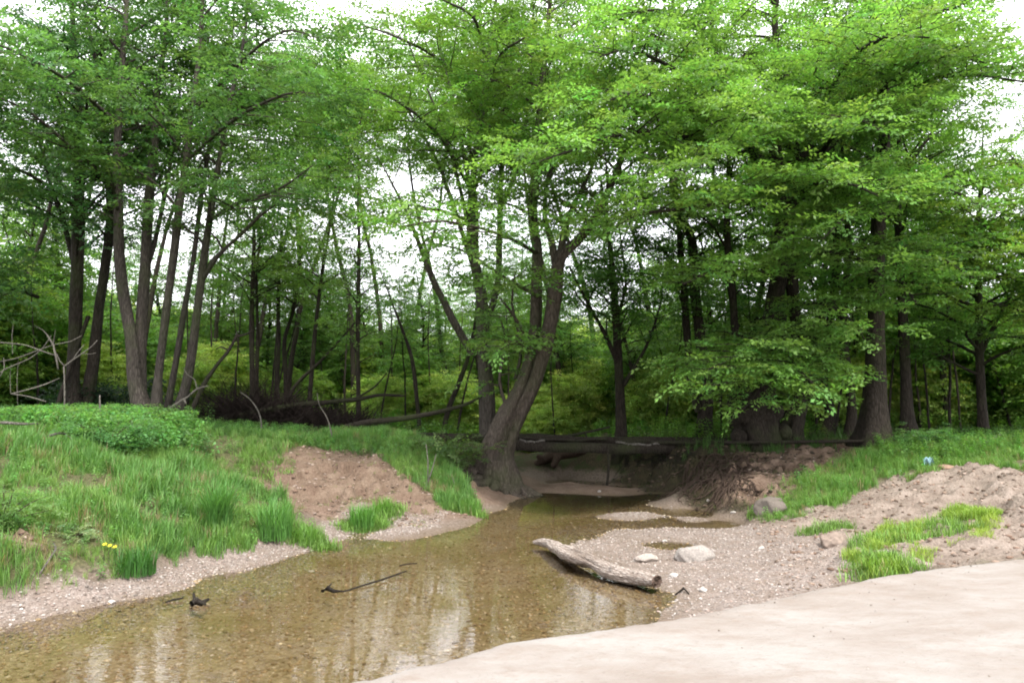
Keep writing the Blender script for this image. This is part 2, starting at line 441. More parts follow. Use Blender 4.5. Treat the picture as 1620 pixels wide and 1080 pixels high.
def ground_mat():
    m, n, l, out = mat_new('ground_soil')
    geo = N(n, 'ShaderNodeNewGeometry'); pos = geo.outputs['Position']
    za = N(n, 'ShaderNodeAttribute', attribute_name='zone_a'); zb = N(n, 'ShaderNodeAttribute', attribute_name='zone_b')
    sa = N(n, 'ShaderNodeSeparateColor'); l.new(za.outputs['Color'], sa.inputs[0])
    sb = N(n, 'ShaderNodeSeparateColor'); l.new(zb.outputs['Color'], sb.inputs[0])
    sp = N(n, 'ShaderNodeSeparateXYZ'); l.new(pos, sp.inputs[0])
    n1 = noise(n, l, pos, 3.0, 6); n2 = noise(n, l, pos, 22, 5, .65); n3 = noise(n, l, pos, .6, 3)
    vo = N(n, 'ShaderNodeTexVoronoi'); vo.inputs['Scale'].default_value = 26; l.new(pos, vo.inputs['Vector'])
    vo2 = N(n, 'ShaderNodeTexVoronoi'); vo2.inputs['Scale'].default_value = 60; l.new(pos, vo2.inputs['Vector'])
    vh = N(n, 'ShaderNodeSeparateColor'); l.new(vo.outputs['Color'], vh.inputs[0])
    vh2 = N(n, 'ShaderNodeSeparateColor'); l.new(vo2.outputs['Color'], vh2.inputs[0])
    litter = ramp(n, l, n2, [(.3, (.035, .026, .017)), (.7, (.12, .085, .055)), (.52, (.06, .05, .028))])
    litter = mix(n, l, rng_(n, l, n1, .45, .62), litter, (.045, .06, .02))
    soilgrass = ramp(n, l, n2, [(.3, (.04, .045, .018)), (.7, (.13, .12, .06))])
    earth = ramp(n, l, n1, [(.3, (.085, .052, .036)), (.7, (.25, .18, .14)), (.5, (.165, .112, .082))])
    earth = mix(n, l, .45, earth, ramp(n, l, n2, [(.3, (.08, .046, .03)), (.7, (.27, .195, .15))]))
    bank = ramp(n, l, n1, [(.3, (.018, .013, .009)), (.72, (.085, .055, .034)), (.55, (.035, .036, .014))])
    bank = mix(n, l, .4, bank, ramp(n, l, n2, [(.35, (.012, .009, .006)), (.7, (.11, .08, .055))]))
    sand = ramp(n, l, n1, [(.28, (.09, .064, .048)), (.7, (.31, .255, .215)), (.5, (.215, .17, .135))])
    sand = mix(n, l, .4, sand, ramp(n, l, n2, [(.3, (.09, .065, .048)), (.7, (.33, .28, .24))]))
    grav = ramp(n, l, vh.outputs[0], [(0, (.12, .095, .08)), (1, (.33, .29, .26)), (.5, (.22, .18, .155)), (.8, (.25, .20, .17))])
    grav = mix(n, l, .4, grav, ramp(n, l, vh2.outputs[1], [(0, (.11, .085, .07)), (1, (.31, .27, .24))]))
    col = mix(n, l, sb.outputs[0], litter, soilgrass)
    mud = ramp(n, l, n2, [(.3, (.085, .062, .046)), (.7, (.24, .19, .155))])
    zl = math_(n, l, 'ADD', sp.outputs[2], math_(n, l, 'MULTIPLY', math_(n, l, 'SUBTRACT', n1, .5), .3))
    col = mix(n, l, rng_(n, l, zl, .34, .2), col, mud)
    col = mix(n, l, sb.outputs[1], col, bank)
    col = mix(n, l, math_(n, l, 'MULTIPLY', sa.outputs[2], .85), col, earth)
    col = mix(n, l, sa.outputs[1], col, sand)
    grav = mix(n, l, rng_(n, l, n1, .46, .6, 0, .75), grav, mix(n, l, n2, (.12, .088, .066), (.25, .20, .165)))
    col = mix(n, l, sa.outputs[0], col, grav)
    # creek bed: algae-gold pebbles, damp band at the water's edge
    bed = ramp(n, l, vh.outputs[1], [(0, (.12, .09, .045)), (1, (.44, .38, .26)), (.4, (.23, .18, .10)), (.75, (.34, .28, .17))])
    bed = mix(n, l, .45, bed, ramp(n, l, n1, [(.32, (.16, .11, .05)), (.68, (.36, .30, .18))]))
    bed = mix(n, l, .35, bed, ramp(n, l, n2, [(.32, (.08, .06, .03)), (.66, (.31, .26, .16))]))
    bed = mix(n, l, rng_(n, l, noise(n, l, pos, .8, 5, .6), .45, .62, 0, .55), bed, mix(n, l, n2, (.07, .055, .015), (.24, .19, .06)))
    bed = mix(n, l, rng_(n, l, noise(n, l, pos, 1.7, 4, .6), .56, .68, 0, .6), bed, grav)
    zz = math_(n, l, 'ADD', sp.outputs[2], math_(n, l, 'MULTIPLY', math_(n, l, 'SUBTRACT', n1, .5), .10))
    bedm = rng_(n, l, zz, .0, -.035)
    wetm = rng_(n, l, zz, .06, .0)
    near_creek = math_(n, l, 'GREATER_THAN', 60.0, sp.outputs[1])
    col = mix(n, l, math_(n, l, 'MULTIPLY', wetm, .45), col, (.12, .085, .05))
    col = mix(n, l, bedm, col, bed)
    p = N(n, 'ShaderNodeBsdfPrincipled'); l.new(col, p.inputs['Base Color'])
    p.inputs['Specular IOR Level'].default_value = .2
    l.new(rng_(n, l, wetm, 0, 1, .95, .55), p.inputs['Roughness'])
    h = math_(n, l, 'ADD', math_(n, l, 'MULTIPLY', n2, .7), math_(n, l, 'MULTIPLY', math_(n, l, 'SUBTRACT', 1.0, vo.outputs['Distance']), .5))
    h = math_(n, l, 'ADD', h, n1)
    l.new(bump(n, l, h, .8, .045), p.inputs['Normal'])
    l.new(p.outputs[0], out.inputs[0])
    return m
M_GROUND = ground_mat()
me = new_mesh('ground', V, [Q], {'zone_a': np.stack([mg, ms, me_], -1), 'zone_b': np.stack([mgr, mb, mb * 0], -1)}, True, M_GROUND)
tag(link('ground', me), kind='structure')

# ------------------------------------------------------------------ water
def water_mat():
    m, n, l, out = mat_new('creek_water')
    g = N(n, 'ShaderNodeNewGeometry').outputs['Position']
    mp = N(n, 'ShaderNodeMapping'); l.new(g, mp.inputs[0]); mp.inputs['Rotation'].default_value = (0, 0, .5); mp.inputs['Scale'].default_value = (1, 1.9, 1)
    a = noise(n, l, mp.outputs[0], 5.5, 3, .5); b = noise(n, l, mp.outputs[0], 1.1, 2)
    w = N(n, 'ShaderNodeTexNoise'); w.inputs['Scale'].default_value = 16; l.new(mp.outputs[0], w.inputs['Vector'])
    calm = rng_(n, l, noise(n, l, g, .35, 2), .4, .62, .15, 1.0)
    h = math_(n, l, 'MULTIPLY', math_(n, l, 'ADD', a, math_(n, l, 'MULTIPLY', w.outputs['Fac'], .35)), calm)
    h = math_(n, l, 'ADD', h, b)
    nb = bump(n, l, h, .055, .05)
    fr = N(n, 'ShaderNodeFresnel'); fr.inputs['IOR'].default_value = 1.5; l.new(nb, fr.inputs['Normal'])
    gl = N(n, 'ShaderNodeBsdfGlossy'); gl.inputs['Roughness'].default_value = .012; l.new(nb, gl.inputs['Normal'])
    tr = N(n, 'ShaderNodeBsdfTransparent'); tr.inputs[0].default_value = (.94, .90, .82, 1)
    s = N(n, 'ShaderNodeMixShader'); l.new(fr.outputs[0], s.inputs[0]); l.new(tr.outputs[0], s.inputs[1]); l.new(gl.outputs[0], s.inputs[2])
    l.new(s.outputs[0], out.inputs[0])
    return m
wx = np.linspace(-24, 8, 60); wy = np.linspace(-12, 46, 90)
WX, WY = np.meshgrid(wx, wy, indexing='ij')
Vw = np.stack([WX.ravel(), WY.ravel(), 0 * WX.ravel()], -1)
ii, jj = np.meshgrid(np.arange(59), np.arange(89), indexing='ij'); b0 = (ii * 90 + jj).ravel()
tag(link('water', new_mesh('water', Vw, [np.stack([b0, b0 + 90, b0 + 91, b0 + 1], -1)], None, True, water_mat())), kind='structure')

# ------------------------------------------------------------------ concrete ford slab in the foreground
def slab():
    edge = [(430, 1105), (505, 1080), (570, 1068), (640, 1054), (690, 1046), (740, 1031), (800, 1012), (860, 1003), (930, 994), (1000, 984), (1060, 978), (1118, 964), (1180, 950), (1215, 944), (1250, 934), (1320, 922), (1400, 905), (1500, 893), (1620, 878), (1750, 862)]
    E = np.array([gp(x, y, .60)[:2] for x, y in edge])
    E = np.vstack([E[0] + (E[0] - E[1]) * 10, E, E[-1] + (E[-1] - E[-2]) * 3])
    s = np.r_[0, np.cumsum(np.hypot(*np.diff(E, axis=0).T))]
    q = np.arange(0, s[-1], .05)
    E = np.stack([np.interp(q, s, E[:, 0]), np.interp(q, s, E[:, 1])], -1)
    E[:, 1] += .10 * fbm(q * 2.2, q * 0 + 3, 5) + .05 * fbm(q * 9, q * 0 + 13, 3); E[:, 0] += .05 * fbm(q * 5, q * 0 + 8, 3)
    nrm = np.array([.55, -.83])
    offs = np.array([-.05, -.02, 0, .02, .05, .1, .18, .28, .4, .55, .75, 1.0, 1.3, 1.7, 2.2, 3, 4, 6, 9, 14])
    zo = np.array([-.5, .45, .535, .572, .59, .6, .605, .6, .6, .6, .6, .6, .6, .6, .6, .6, .6, .6, .6, .55])
    P = np.zeros((len(offs), len(E), 3))
    for k, (o, z) in enumerate(zip(offs, zo)):
        P[k, :, :2] = E + nrm * o
        P[k, :, 2] = z + (.05 * fbm(P[k, :, 0] * 1.2, P[k, :, 1] * 1.9, 5) if k > 1 else 0)
    a, b = len(offs), len(E)
    ii, jj = np.meshgrid(np.arange(a - 1), np.arange(b - 1), indexing='ij'); b0 = (ii * b + jj).ravel()
    Qs = np.stack([b0, b0 + 1, b0 + b + 1, b0 + b], -1)[:, ::-1]
    m, n, l, out = mat_new('pale_concrete')
    g = N(n, 'ShaderNodeNewGeometry').outputs['Position']
    mp = N(n, 'ShaderNodeMapping'); l.new(g, mp.inputs[0]); mp.inputs['Rotation'].default_value = (0, 0, -.5); mp.inputs['Scale'].default_value = (1, 2.0, 1)
    n1 = noise(n, l, mp.outputs[0], .9, 10, .68); n2 = noise(n, l, g, 24, 8, .75); n3 = noise(n, l, mp.outputs[0], 4, 9, .75)
    col = ramp(n, l, n1, [(.3, (.205, .17, .14)), (.62, (.285, .265, .24)), (.48, (.25, .22, .192))])
    col = mix(n, l, rng_(n, l, n3, .50, .70, 0, .75), col, (.21, .165, .13))
    col = mix(n, l, rng_(n, l, n2, .57, .72, 0, .7), col, (.16, .13, .11))
    p = N(n, 'ShaderNodeBsdfPrincipled'); l.new(col, p.inputs['Base Color']); p.inputs['Roughness'].default_value = .9
    l.new(bump(n, l, math_(n, l, 'ADD', n2, n3), .9, .02), p.inputs['Normal']); l.new(p.outputs[0], out.inputs[0])
    tag(link('road', new_mesh('road', P.reshape(-1, 3), [Qs], None, True, m)), kind='structure')
    return E
SLAB_E = slab()
def on_slab(P):
    poly = np.vstack([SLAB_E, [[30, -20]], [[-20, -20]]])
    return sdist(P, poly) > -.06

# ------------------------------------------------------------------ leaf sprays
def spray_template(r, length=.64, n_side=6, leaf=.098, width=.55, droop=.12):
    """flat fan: a central twig, side twiglets, leaves on both sides; x forward, z up"""
    V = []
    def put(p, az, s):
        tilt = r.normal(0, .38); roll = r.normal(0, .42)
        f = np.array([cos(az) * cos(tilt), sin(az) * cos(tilt), sin(tilt) - .12])
        side = np.array([-sin(az) * cos(roll), cos(az) * cos(roll), sin(roll)])
        nn = np.cross(f, side)
        V.append([p, p + f * s * .48 + side * s * .27 + nn * s * .05, p + f * s, p + f * s * .48 - side * s * .27 + nn * s * .05])
    for k in range(n_side):
        t = (k + .6) / n_side
        for sgn in (1, -1):
            base = np.array([t * length, 0, -droop * t * t * length + r.normal(0, .012)])
            L = width * length * (1 - t * .72) * r.uniform(.7, 1.1)
            az = sgn * r.uniform(.6, 1.0)
            m = max(1, int(L / (leaf * .72)))
            for j in range(m):
                u = (j + .5) / m * L
                p = base + np.array([cos(az) * u, sin(az) * u, -droop * .5 * u + r.normal(0, .014)])
                put(p, az + r.choice([-1, 1]) * r.uniform(.3, .9), leaf * r.uniform(.75, 1.15))
    put(np.array([length, 0, -droop * length]), 0, leaf)
    for k in range(n_side):
        put(np.array([length * k / n_side, 0, r.normal(0, .01)]), r.uniform(-1.2, 1.2), leaf * .9)
    return np.array(V).reshape(-1, 3)
_r = np.random.default_rng(3)
SPRAYS = [spray_template(_r) for _ in range(7)]
SPRAYS_MID = [spray_template(_r, .8, 5, .13, .6) for _ in range(5)]
SPRAYS_FAR = [spray_template(_r, 1.1, 4, .22, .65) for _ in range(5)]
SPRAYS_YOUNG = [spray_template(_r, .62, 5, .06, .5) for _ in range(5)]

def put_sprays(g, pos, az, scale, tilt, cols, temps, r, spread=.16):
    """pos Nx3, az N; vectorised placing of leaf fans"""
    n = len(pos)
    if n == 0: return
    which = r.integers(0, len(temps), n)
    for t in range(len(temps)):
        k = np.nonzero(which == t)[0]
        if not len(k): continue
        T = temps[t]; m = len(T)
        s = scale[k][:, None]
        X = T[None, :, 0] * s; Yv = T[None, :, 1] * s * np.where(r.random(len(k)) < .5, 1, -1)[:, None]; Zv = T[None, :, 2] * s
        ti = tilt[k][:, None]; ro = r.normal(0, spread, len(k))[:, None]
        X2 = X * np.cos(ti) - Zv * np.sin(ti); Z2 = X * np.sin(ti) + Zv * np.cos(ti)
        Y2 = Yv * np.cos(ro) - Z2 * np.sin(ro) * .6; Z2 = Z2 + Yv * np.sin(ro)
        ca = np.cos(az[k])[:, None]; sa = np.sin(az[k])[:, None]
        P = np.stack([X2 * ca - Y2 * sa, X2 * sa + Y2 * ca, Z2], -1) + pos[k][:, None, :]
        nl = m // 4
        lc = np.repeat(cols[k][:, None, :] * (1 + r.normal(0, .16, (len(k), nl, 1))), 4, axis=1)
        Qi = np.arange(len(k) * m).reshape(-1, 4)
        g.add(P.reshape(-1, 3), Qi, None, np.clip(lc.reshape(-1, 3), .005, 1))

def grow(p, d, L, r0, r, level_el=.05, bend=.25, jit=.12, n=None):
    n = n or max(4, int(L / .3))
    st = L / n; P = [np.array(p)]; d = norm(np.array(d, float))
    for k in range(n):
        h = math.hypot(d[0], d[1]) + 1e-6
        el = math.atan2(d[2], h); el += (level_el - el) * bend + r.normal(0, jit * .5)
        a = math.atan2(d[1], d[0]) + r.normal(0, jit)
        d = np.array([cos(a) * cos(el), sin(a) * cos(el), sin(el)])
        P.append(P[-1] + d * st)
    P = np.array(P); R = r0 * np.linspace(1, .18, n + 1) ** .9
    return P, np.maximum(R, .004)

DENS = 1.0
class Crown:
    """collects the leaf fans of one tree"""
    def __init__(s, r, base, var=.18, temps=SPRAYS, size=1.0, dens=1.0):
        s.r = r; s.base = np.array(base); s.var = var; s.temps = temps; s.size = size; s.dens = dens
        s.p = []; s.a = []; s.t = []; s.s = []; s.c = []
    def put(s, p, a, tilt=0.0, sc=1.0, tint=1.0):
        r = s.r
        s.p.append(p); s.a.append(a + r.normal(0, .35)); s.t.append(tilt + r.normal(0, .26)); s.s.append(s.size * sc * r.uniform(.62, 1.3))
        s.c.append(s.base * tint * (1 + r.normal(0, s.var)) * np.array([1 + r.normal(0, .10), 1, 1]))
    def build(s, g):
        put_sprays(g, np.array(s.p), np.array(s.a), np.array(s.s), np.array(s.t), np.clip(np.array(s.c) * np.array([1.12, 1.03, 1.5]), .004, 1), s.temps, s.r)

def leafy_branch(gb, cr, P, R, r, sub=.34, start=.3, sublen=.42, sides=5, tint=None, minr=.012, nsp=1.0):
    """limb with side branches near its own plane and fans of leaves"""
    tube(gb, P, R, sides, 0)
    L = np.sum(np.linalg.norm(np.diff(P, axis=0), axis=1)); n = len(P)
    tint = tint if tint is not None else r.uniform(.82, 1.2)
    k = 0; s = start * L; sgn = 1
    while s < L:
        t = s / L; f = t * (n - 1); i = min(int(f), n - 2); u = f - i
        p = P[i] * (1 - u) + P[i + 1] * u
        d = P[i + 1] - P[i]; az = math.atan2(d[1], d[0])
        bl = L * sublen * (1 - .62 * t) * r.uniform(.6, 1.1) + .15
        a2 = az + sgn * r.uniform(.55, 1.15)
        rr = np.interp(f, range(n), R) * .55
        sp, sr = grow(p, (cos(a2), sin(a2), r.normal(.12, .12)), bl, max(rr, .008), r, level_el=-.06, bend=.3, jit=.16, n=max(2, int(bl / .3)))
        if rr > minr * .4: tube(gb, sp, sr, 3, 0, cap=False)
        m = max(1, int(bl / (.17 * cr.size) * cr.dens * nsp * DENS + r.random()))
        for q in range(m):
            w = (q + r.uniform(.2, .9)) / m; f2 = w * (len(sp) - 1); i2 = min(int(f2), len(sp) - 2)
            pp = sp[i2] + (sp[i2 + 1] - sp[i2]) * (f2 - i2)
            cr.put(pp + r.normal(0, .05, 3), a2 + (1 if q % 2 else -1) * r.uniform(.2, .9), -.08, 1.0, tint)
        s += sub * r.uniform(.7, 1.3); sgn = -sgn; k += 1
    d = P[-1] - P[-2]
    cr.put(P[-1], math.atan2(d[1], d[0]), -.1, 1.0, tint)

def crown_on_stem(gb, cr, P, R, r, z0, ztop, lmax, step=.4, el=.85, shape=None, az_bias=None, rmin=.012, **kw):
    """limbs all round a stem between heights z0 and ztop"""
    z = z0; az = r.uniform(0, 6.28)
    zs = P[:, 2]
    while z < min(zs.max() - .1, ztop):
        i = int(np.argmin(np.abs(zs - z)))
        t = (z - z0) / max(ztop - z0, .1)
        prof = shape(t) if shape else (.55 + .45 * sin(pi * min(1, t * .9 + .12))) * (1 - .5 * t * t)
        L = lmax * prof * r.uniform(.65, 1.15)
        a = az
        if az_bias is not None and r.random() < az_bias[1]: a = az_bias[0] + r.normal(0, .6)
        e = el * r.uniform(.6, 1.2)
        r0 = min(R[i] * .55, .012 + .014 * L)
        p, rr = grow(P[i], (cos(a) * cos(e), sin(a) * cos(e), sin(e)), L, r0, r, level_el=r.normal(.22, .28), bend=.15, jit=.13)
        leafy_branch(gb, cr, p, rr, r, **kw)
        az += 2.4 + r.normal(0, .3); z += step * .72 * r.uniform(.6, 1.4)

def trace(pts, step=.22):
    """pts: (px, py, Y, width_px)"""
    P = [at(a, b, Y) for a, b, Y, w in pts]; R = [w / 2 / F * Y for a, b, Y, w in pts]
    return resample(P, R, step)
def extend_up(P, R, top, r, lean=.05):
    """carry a traced stem on to height top"""
    p = P[-1].copy(); d = norm(P[-1] - P[-4]); L = top - p[2]
    if L <= .3: return P, R
    n = int(L / .3); out = [P]; ro = []
    for k in range(n):
        d = norm(d + np.array([r.normal(0, lean), r.normal(0, lean), .06])); p = p + d * .32; out.append(p[None])
        ro.append(R[-1] * (1 - .85 * (k + 1) / n))
    return np.vstack(out), np.r_[R, np.maximum(ro, .01)]
def sink(P, R, flare=1.5, depth=.3, h=.7):
    """root flare towards the base and a little extra below the ground"""
    z = P[:, 2] - P[0, 2]
    R = R * (1 + (flare - 1) * np.exp(-np.maximum(z, 0) / (h * .35)))
    P = np.vstack([P[0] - np.array([0, 0, depth]), P]); R = np.r_[R[0] * 1.08, R]
    return P, R

G_BLUE = (.080, .180, .038)
G_MID = (.125, .255, .042)
G_LIGHT = (.105, .235, .028)
G_YEL = (.16, .27, .030)

def make_tree(name, label, cat, stems, crown, bark, r, z0=3.5, top=14, lmax=3.2, step=.42, extra=(), group=None, flare=1.5, limbs_per=None, sides=12, gap=None, az_bias=None, el=.85, kw=None, shape=None, wk=.80, rough=.2, lob=.14):
    """stems: list of traced stems, the first carries the base. extra: explicit traced limbs."""
    kw = kw or {}
    P0, R0 = trace(stems[0]); R0 = R0 * wk; base = P0[0].copy(); base[2] = hz1(base[0], base[1])
    root = empty(name, base, label, cat, group)
    gl = Geo()
    for si, st in enumerate(stems):
        P, R = trace(st) if si else (P0, R0)
        if si: R = R * wk
        tp = st_top = top if not isinstance(top, (list, tuple)) else top[si]
        if tp > P[-1][2] + .5: P, R = extend_up(P, R, tp, r)
        if P[0][2] < base[2] + .8:
            zb = hz1(P[0][0], P[0][1]); P[0][2] = min(P[0][2], zb + .05)
            P, R = sink(P, R, flare)
            lb = lob
        else: lb = 0
        gb = Geo(); tube(gb, P, R, sides, rough, lobes=lb)
        zz = z0 if not isinstance(z0, (list, tuple)) else z0[si]
        if zz is not None: crown_on_stem(gb, crown, P, R, r, zz, tp + .5, lmax, step, el, shape=shape, az_bias=az_bias, **kw)
        if si == 0:
            for ex in extra:
                pe, re = trace(ex, .3); leafy_branch(gb, crown, pe, re, r, sub=.3, start=.22, sublen=.45, sides=6)
        link('trunk', gb.mesh('trunk', bark, True, base), root)
    crown.build(gl)
    link('crown', gl.mesh('crown', M_LEAF, False, base), root)
    return root
# ---- END OF CORE

# ------------------------------------------------------------------ the trees that frame the creek
R1 = np.random.default_rng(21)
# left clump of five stems
cr = Crown(R1, G_BLUE, size=1.05)
cl = make_tree('hornbeam_tree', 'clump of slender grey trunks rising from one base on the left grassy bank', 'tree',
    [[(232, 668, 18.5, 40), (216, 610, 18.5, 27), (208, 540, 18.5, 23), (196, 470, 18.5, 21), (188, 400, 18.5, 20), (187, 320, 18.5, 19), (185, 240, 18.5, 17), (190, 150, 18.5, 14), (196, 60, 18.6, 11)],
     [(226, 640, 18.6, 20), (222, 560, 18.7, 21), (224, 490, 18.8, 21), (230, 410, 18.8, 20), (234, 330, 18.8, 19), (243, 240, 18.8, 15), (248, 150, 18.9, 12), (262, 60, 19, 9)],
     [(246, 668, 18.3, 24), (250, 600, 18.3, 17), (258, 530, 18.2, 17), (270, 440, 18.1, 16), (281, 350, 18, 15), (292, 270, 18, 13), (303, 180, 17.9, 11), (315, 90, 17.8, 9)],
     [(262, 664, 18.9, 15), (280, 560, 19, 12), (295, 470, 19.1, 11), (309, 390, 19.2, 10), (317, 320, 19.2, 9), (328, 250, 19.2, 8), (350, 150, 19.2, 6)],
     [(278, 664, 18.6, 22), (298, 590, 18.6, 18), (312, 490, 18.5, 17), (321, 420, 18.5, 17), (334, 330, 18.4, 14), (346, 260, 18.3, 12), (362, 170, 18.2, 9), (380, 90, 18, 7)],
     [(232, 430, 18.8, 10), (248, 370, 19.1, 9), (262, 300, 19.3, 8), (280, 200, 19.5, 6)],
     [(322, 440, 18.5, 9), (345, 405, 18.2, 8), (382, 370, 17.8, 7), (420, 335, 17.4, 5), (470, 300, 17, 3)]],
    cr, M_BARK_G, R1, z0=[6.8, 7.6, 6.6, 7.8, 6.2, 7.5, 5.5], top=[16, 15.5, 15.5, 14.5, 15, 15, 6.5], lmax=2.7, step=.58,
    extra=[[(330, 350, 18.4, 7), (380, 320, 17, 6), (440, 300, 15.6, 4), (495, 262, 14.6, 2)], [(300, 250, 18, 7), (370, 190, 16.5, 6), (450, 150, 15, 4), (510, 150, 14, 2)],
           [(186, 300, 18.5, 7), (120, 240, 17, 6), (50, 180, 15.8, 4), (-10, 150, 15, 2)],
           [(190, 200, 18.5, 7), (110, 130, 16.5, 6), (40, 90, 15, 4), (-30, 60, 14, 2)], [(315, 170, 18, 6), (390, 90, 16.2, 5), (450, 50, 15, 4), (500, 60, 14, 2)],
           ], az_bias=(pi / 2, .45))
cr = Crown(R1, (.06, .155, .04), size=1.05)
make_tree('hornbeam_tree', 'pair of dark straight trunks left of the grey clump, behind the bleached dead branches', 'tree',
    [[(122, 672, 20, 34), (116, 600, 20, 25), (120, 520, 20, 24), (122, 440, 20, 23), (124, 360, 20, 22), (125, 280, 20, 20), (126, 180, 20, 16), (118, 80, 20, 12)],
     [(134, 672, 20.2, 28), (146, 580, 20.2, 22), (155, 500, 20.2, 20), (166, 420, 20.2, 19), (174, 350, 20.2, 18), (172, 280, 20.3, 15), (162, 190, 20.4, 11), (150, 90, 20.4, 8)],
     [(116, 410, 20, 11), (100, 350, 20.2, 9), (82, 300, 20.4, 7), (62, 220, 20.6, 5)],
     [(140, 500, 20.1, 8), (118, 560, 19.8, 8), (98, 620, 19.6, 9), (88, 660, 19.6, 10)]],
    cr, M_BARK_D, R1, z0=[6.0, 6.5, 7, None], top=[15.5, 15, 11, 5.0], lmax=3.2, step=.45, extra=[[(124, 330, 20, 8), (70, 290, 18.5, 6), (10, 260, 17.5, 4), (-40, 250, 17, 3)], [(60, 470, 20.5, 6), (20, 455, 19.5, 5), (-30, 440, 18.5, 3)]])

# leaning tree at the water
R2 = np.random.default_rng(33)
cr = Crown(R2, G_MID, size=1.0)
lean = make_tree('leaning_tree', 'thick old tree leaning over the creek, its flared foot at the water', 'tree',
    [[(768, 765, 18.4, 50), (771, 742, 18.4, 44), (775, 718, 18.4, 40), (786, 688, 18.4, 38), (803, 652, 18.4, 35), (821, 615, 18.4, 31), (834, 580, 18.4, 27), (843, 540, 18.4, 24), (848, 500, 18.4, 22), (849, 440, 18.4, 21), (850, 400, 18.5, 20), (842, 340, 18.6, 18), (848, 260, 18.8, 16), (853, 180, 19, 13), (862, 90, 19.2, 10)],
     [(800, 765, 18.5, 46), (796, 742, 18.5, 36), (797, 715, 18.5, 31), (808, 682, 18.5, 29), (824, 645, 18.4, 28), (841, 608, 18.35, 28), (855, 568, 18.25, 27), (864, 530, 18.1, 27), (871, 490, 18, 27), (878, 440, 18, 27), (887, 405, 17.9, 24), (912, 382, 17.8, 18), (934, 355, 17.6, 16), (952, 322, 17.4, 14), (975, 270, 17.2, 11), (990, 230, 17, 8)],
     [(880, 430, 18, 18), (872, 380, 18.1, 14), (862, 345, 18.2, 11), (866, 290, 18.3, 8), (880, 220, 18.4, 6)],
     [(884, 415, 18, 15), (892, 370, 18, 12), (905, 330, 18, 9), (930, 280, 18, 7)]],
    cr, M_BARK, R2, z0=[6.2, 6.0, 6.5, 6.5], top=[17, 12, 12, 12], lmax=2.7, step=.44,
    extra=[[(840, 560, 18.4, 6), (815, 540, 17, 5), (780, 560, 16.2, 3)], [(853, 470, 18.3, 7), (800, 440, 16.8, 5), (740, 400, 15.8, 4), (690, 385, 15, 2)], [(800, 640, 18.5, 6), (790, 600, 18.6, 5), (800, 540, 18.7, 4), (790, 500, 18.7, 2)], [(815, 600, 18.5, 6), (825, 550, 18.8, 5), (810, 480, 19, 4), (815, 430, 19, 2)], [(840, 560, 18.5, 6), (820, 510, 18.0, 5), (790, 470, 17.6, 3)], [(850, 400, 18.4, 7), (790, 370, 16.8, 5), (700, 350, 15.5, 4), (630, 360, 14.8, 2)]], flare=1.25, sides=26, wk=.84, rough=.36, lob=.2)
# burr, roots around its foot
gr = Geo()
for k, (a, L) in enumerate([(-2.9, 1.0), (-2.5, .8), (-2.1, .7), (-1.6, .7), (-1.2, .65), (-.8, .8), (-.4, .9), (-.1, 1.1), (.5, .8), (2.6, .8), (3.0, .9)]):
    b = at(785, 752, 18.4); p = [b + np.array([.2 * cos(a), .2 * sin(a), .35])]
    for q in range(1, 5):
        x = b[0] + cos(a + R2.normal(0, .15)) * L * (.25 + q * .22); y = b[1] + sin(a) * L * (.25 + q * .22)
        p.append(np.array([x, y, max(hz1(x, y), -.2) + .16 - .05 * q]))
    P, R = resample(p, [.22, .19, .15, .10, .05], .08); tube(gr, P, R, 8, .2)
link('root', gr.mesh('root', M_BARK, True, lean.location), lean)

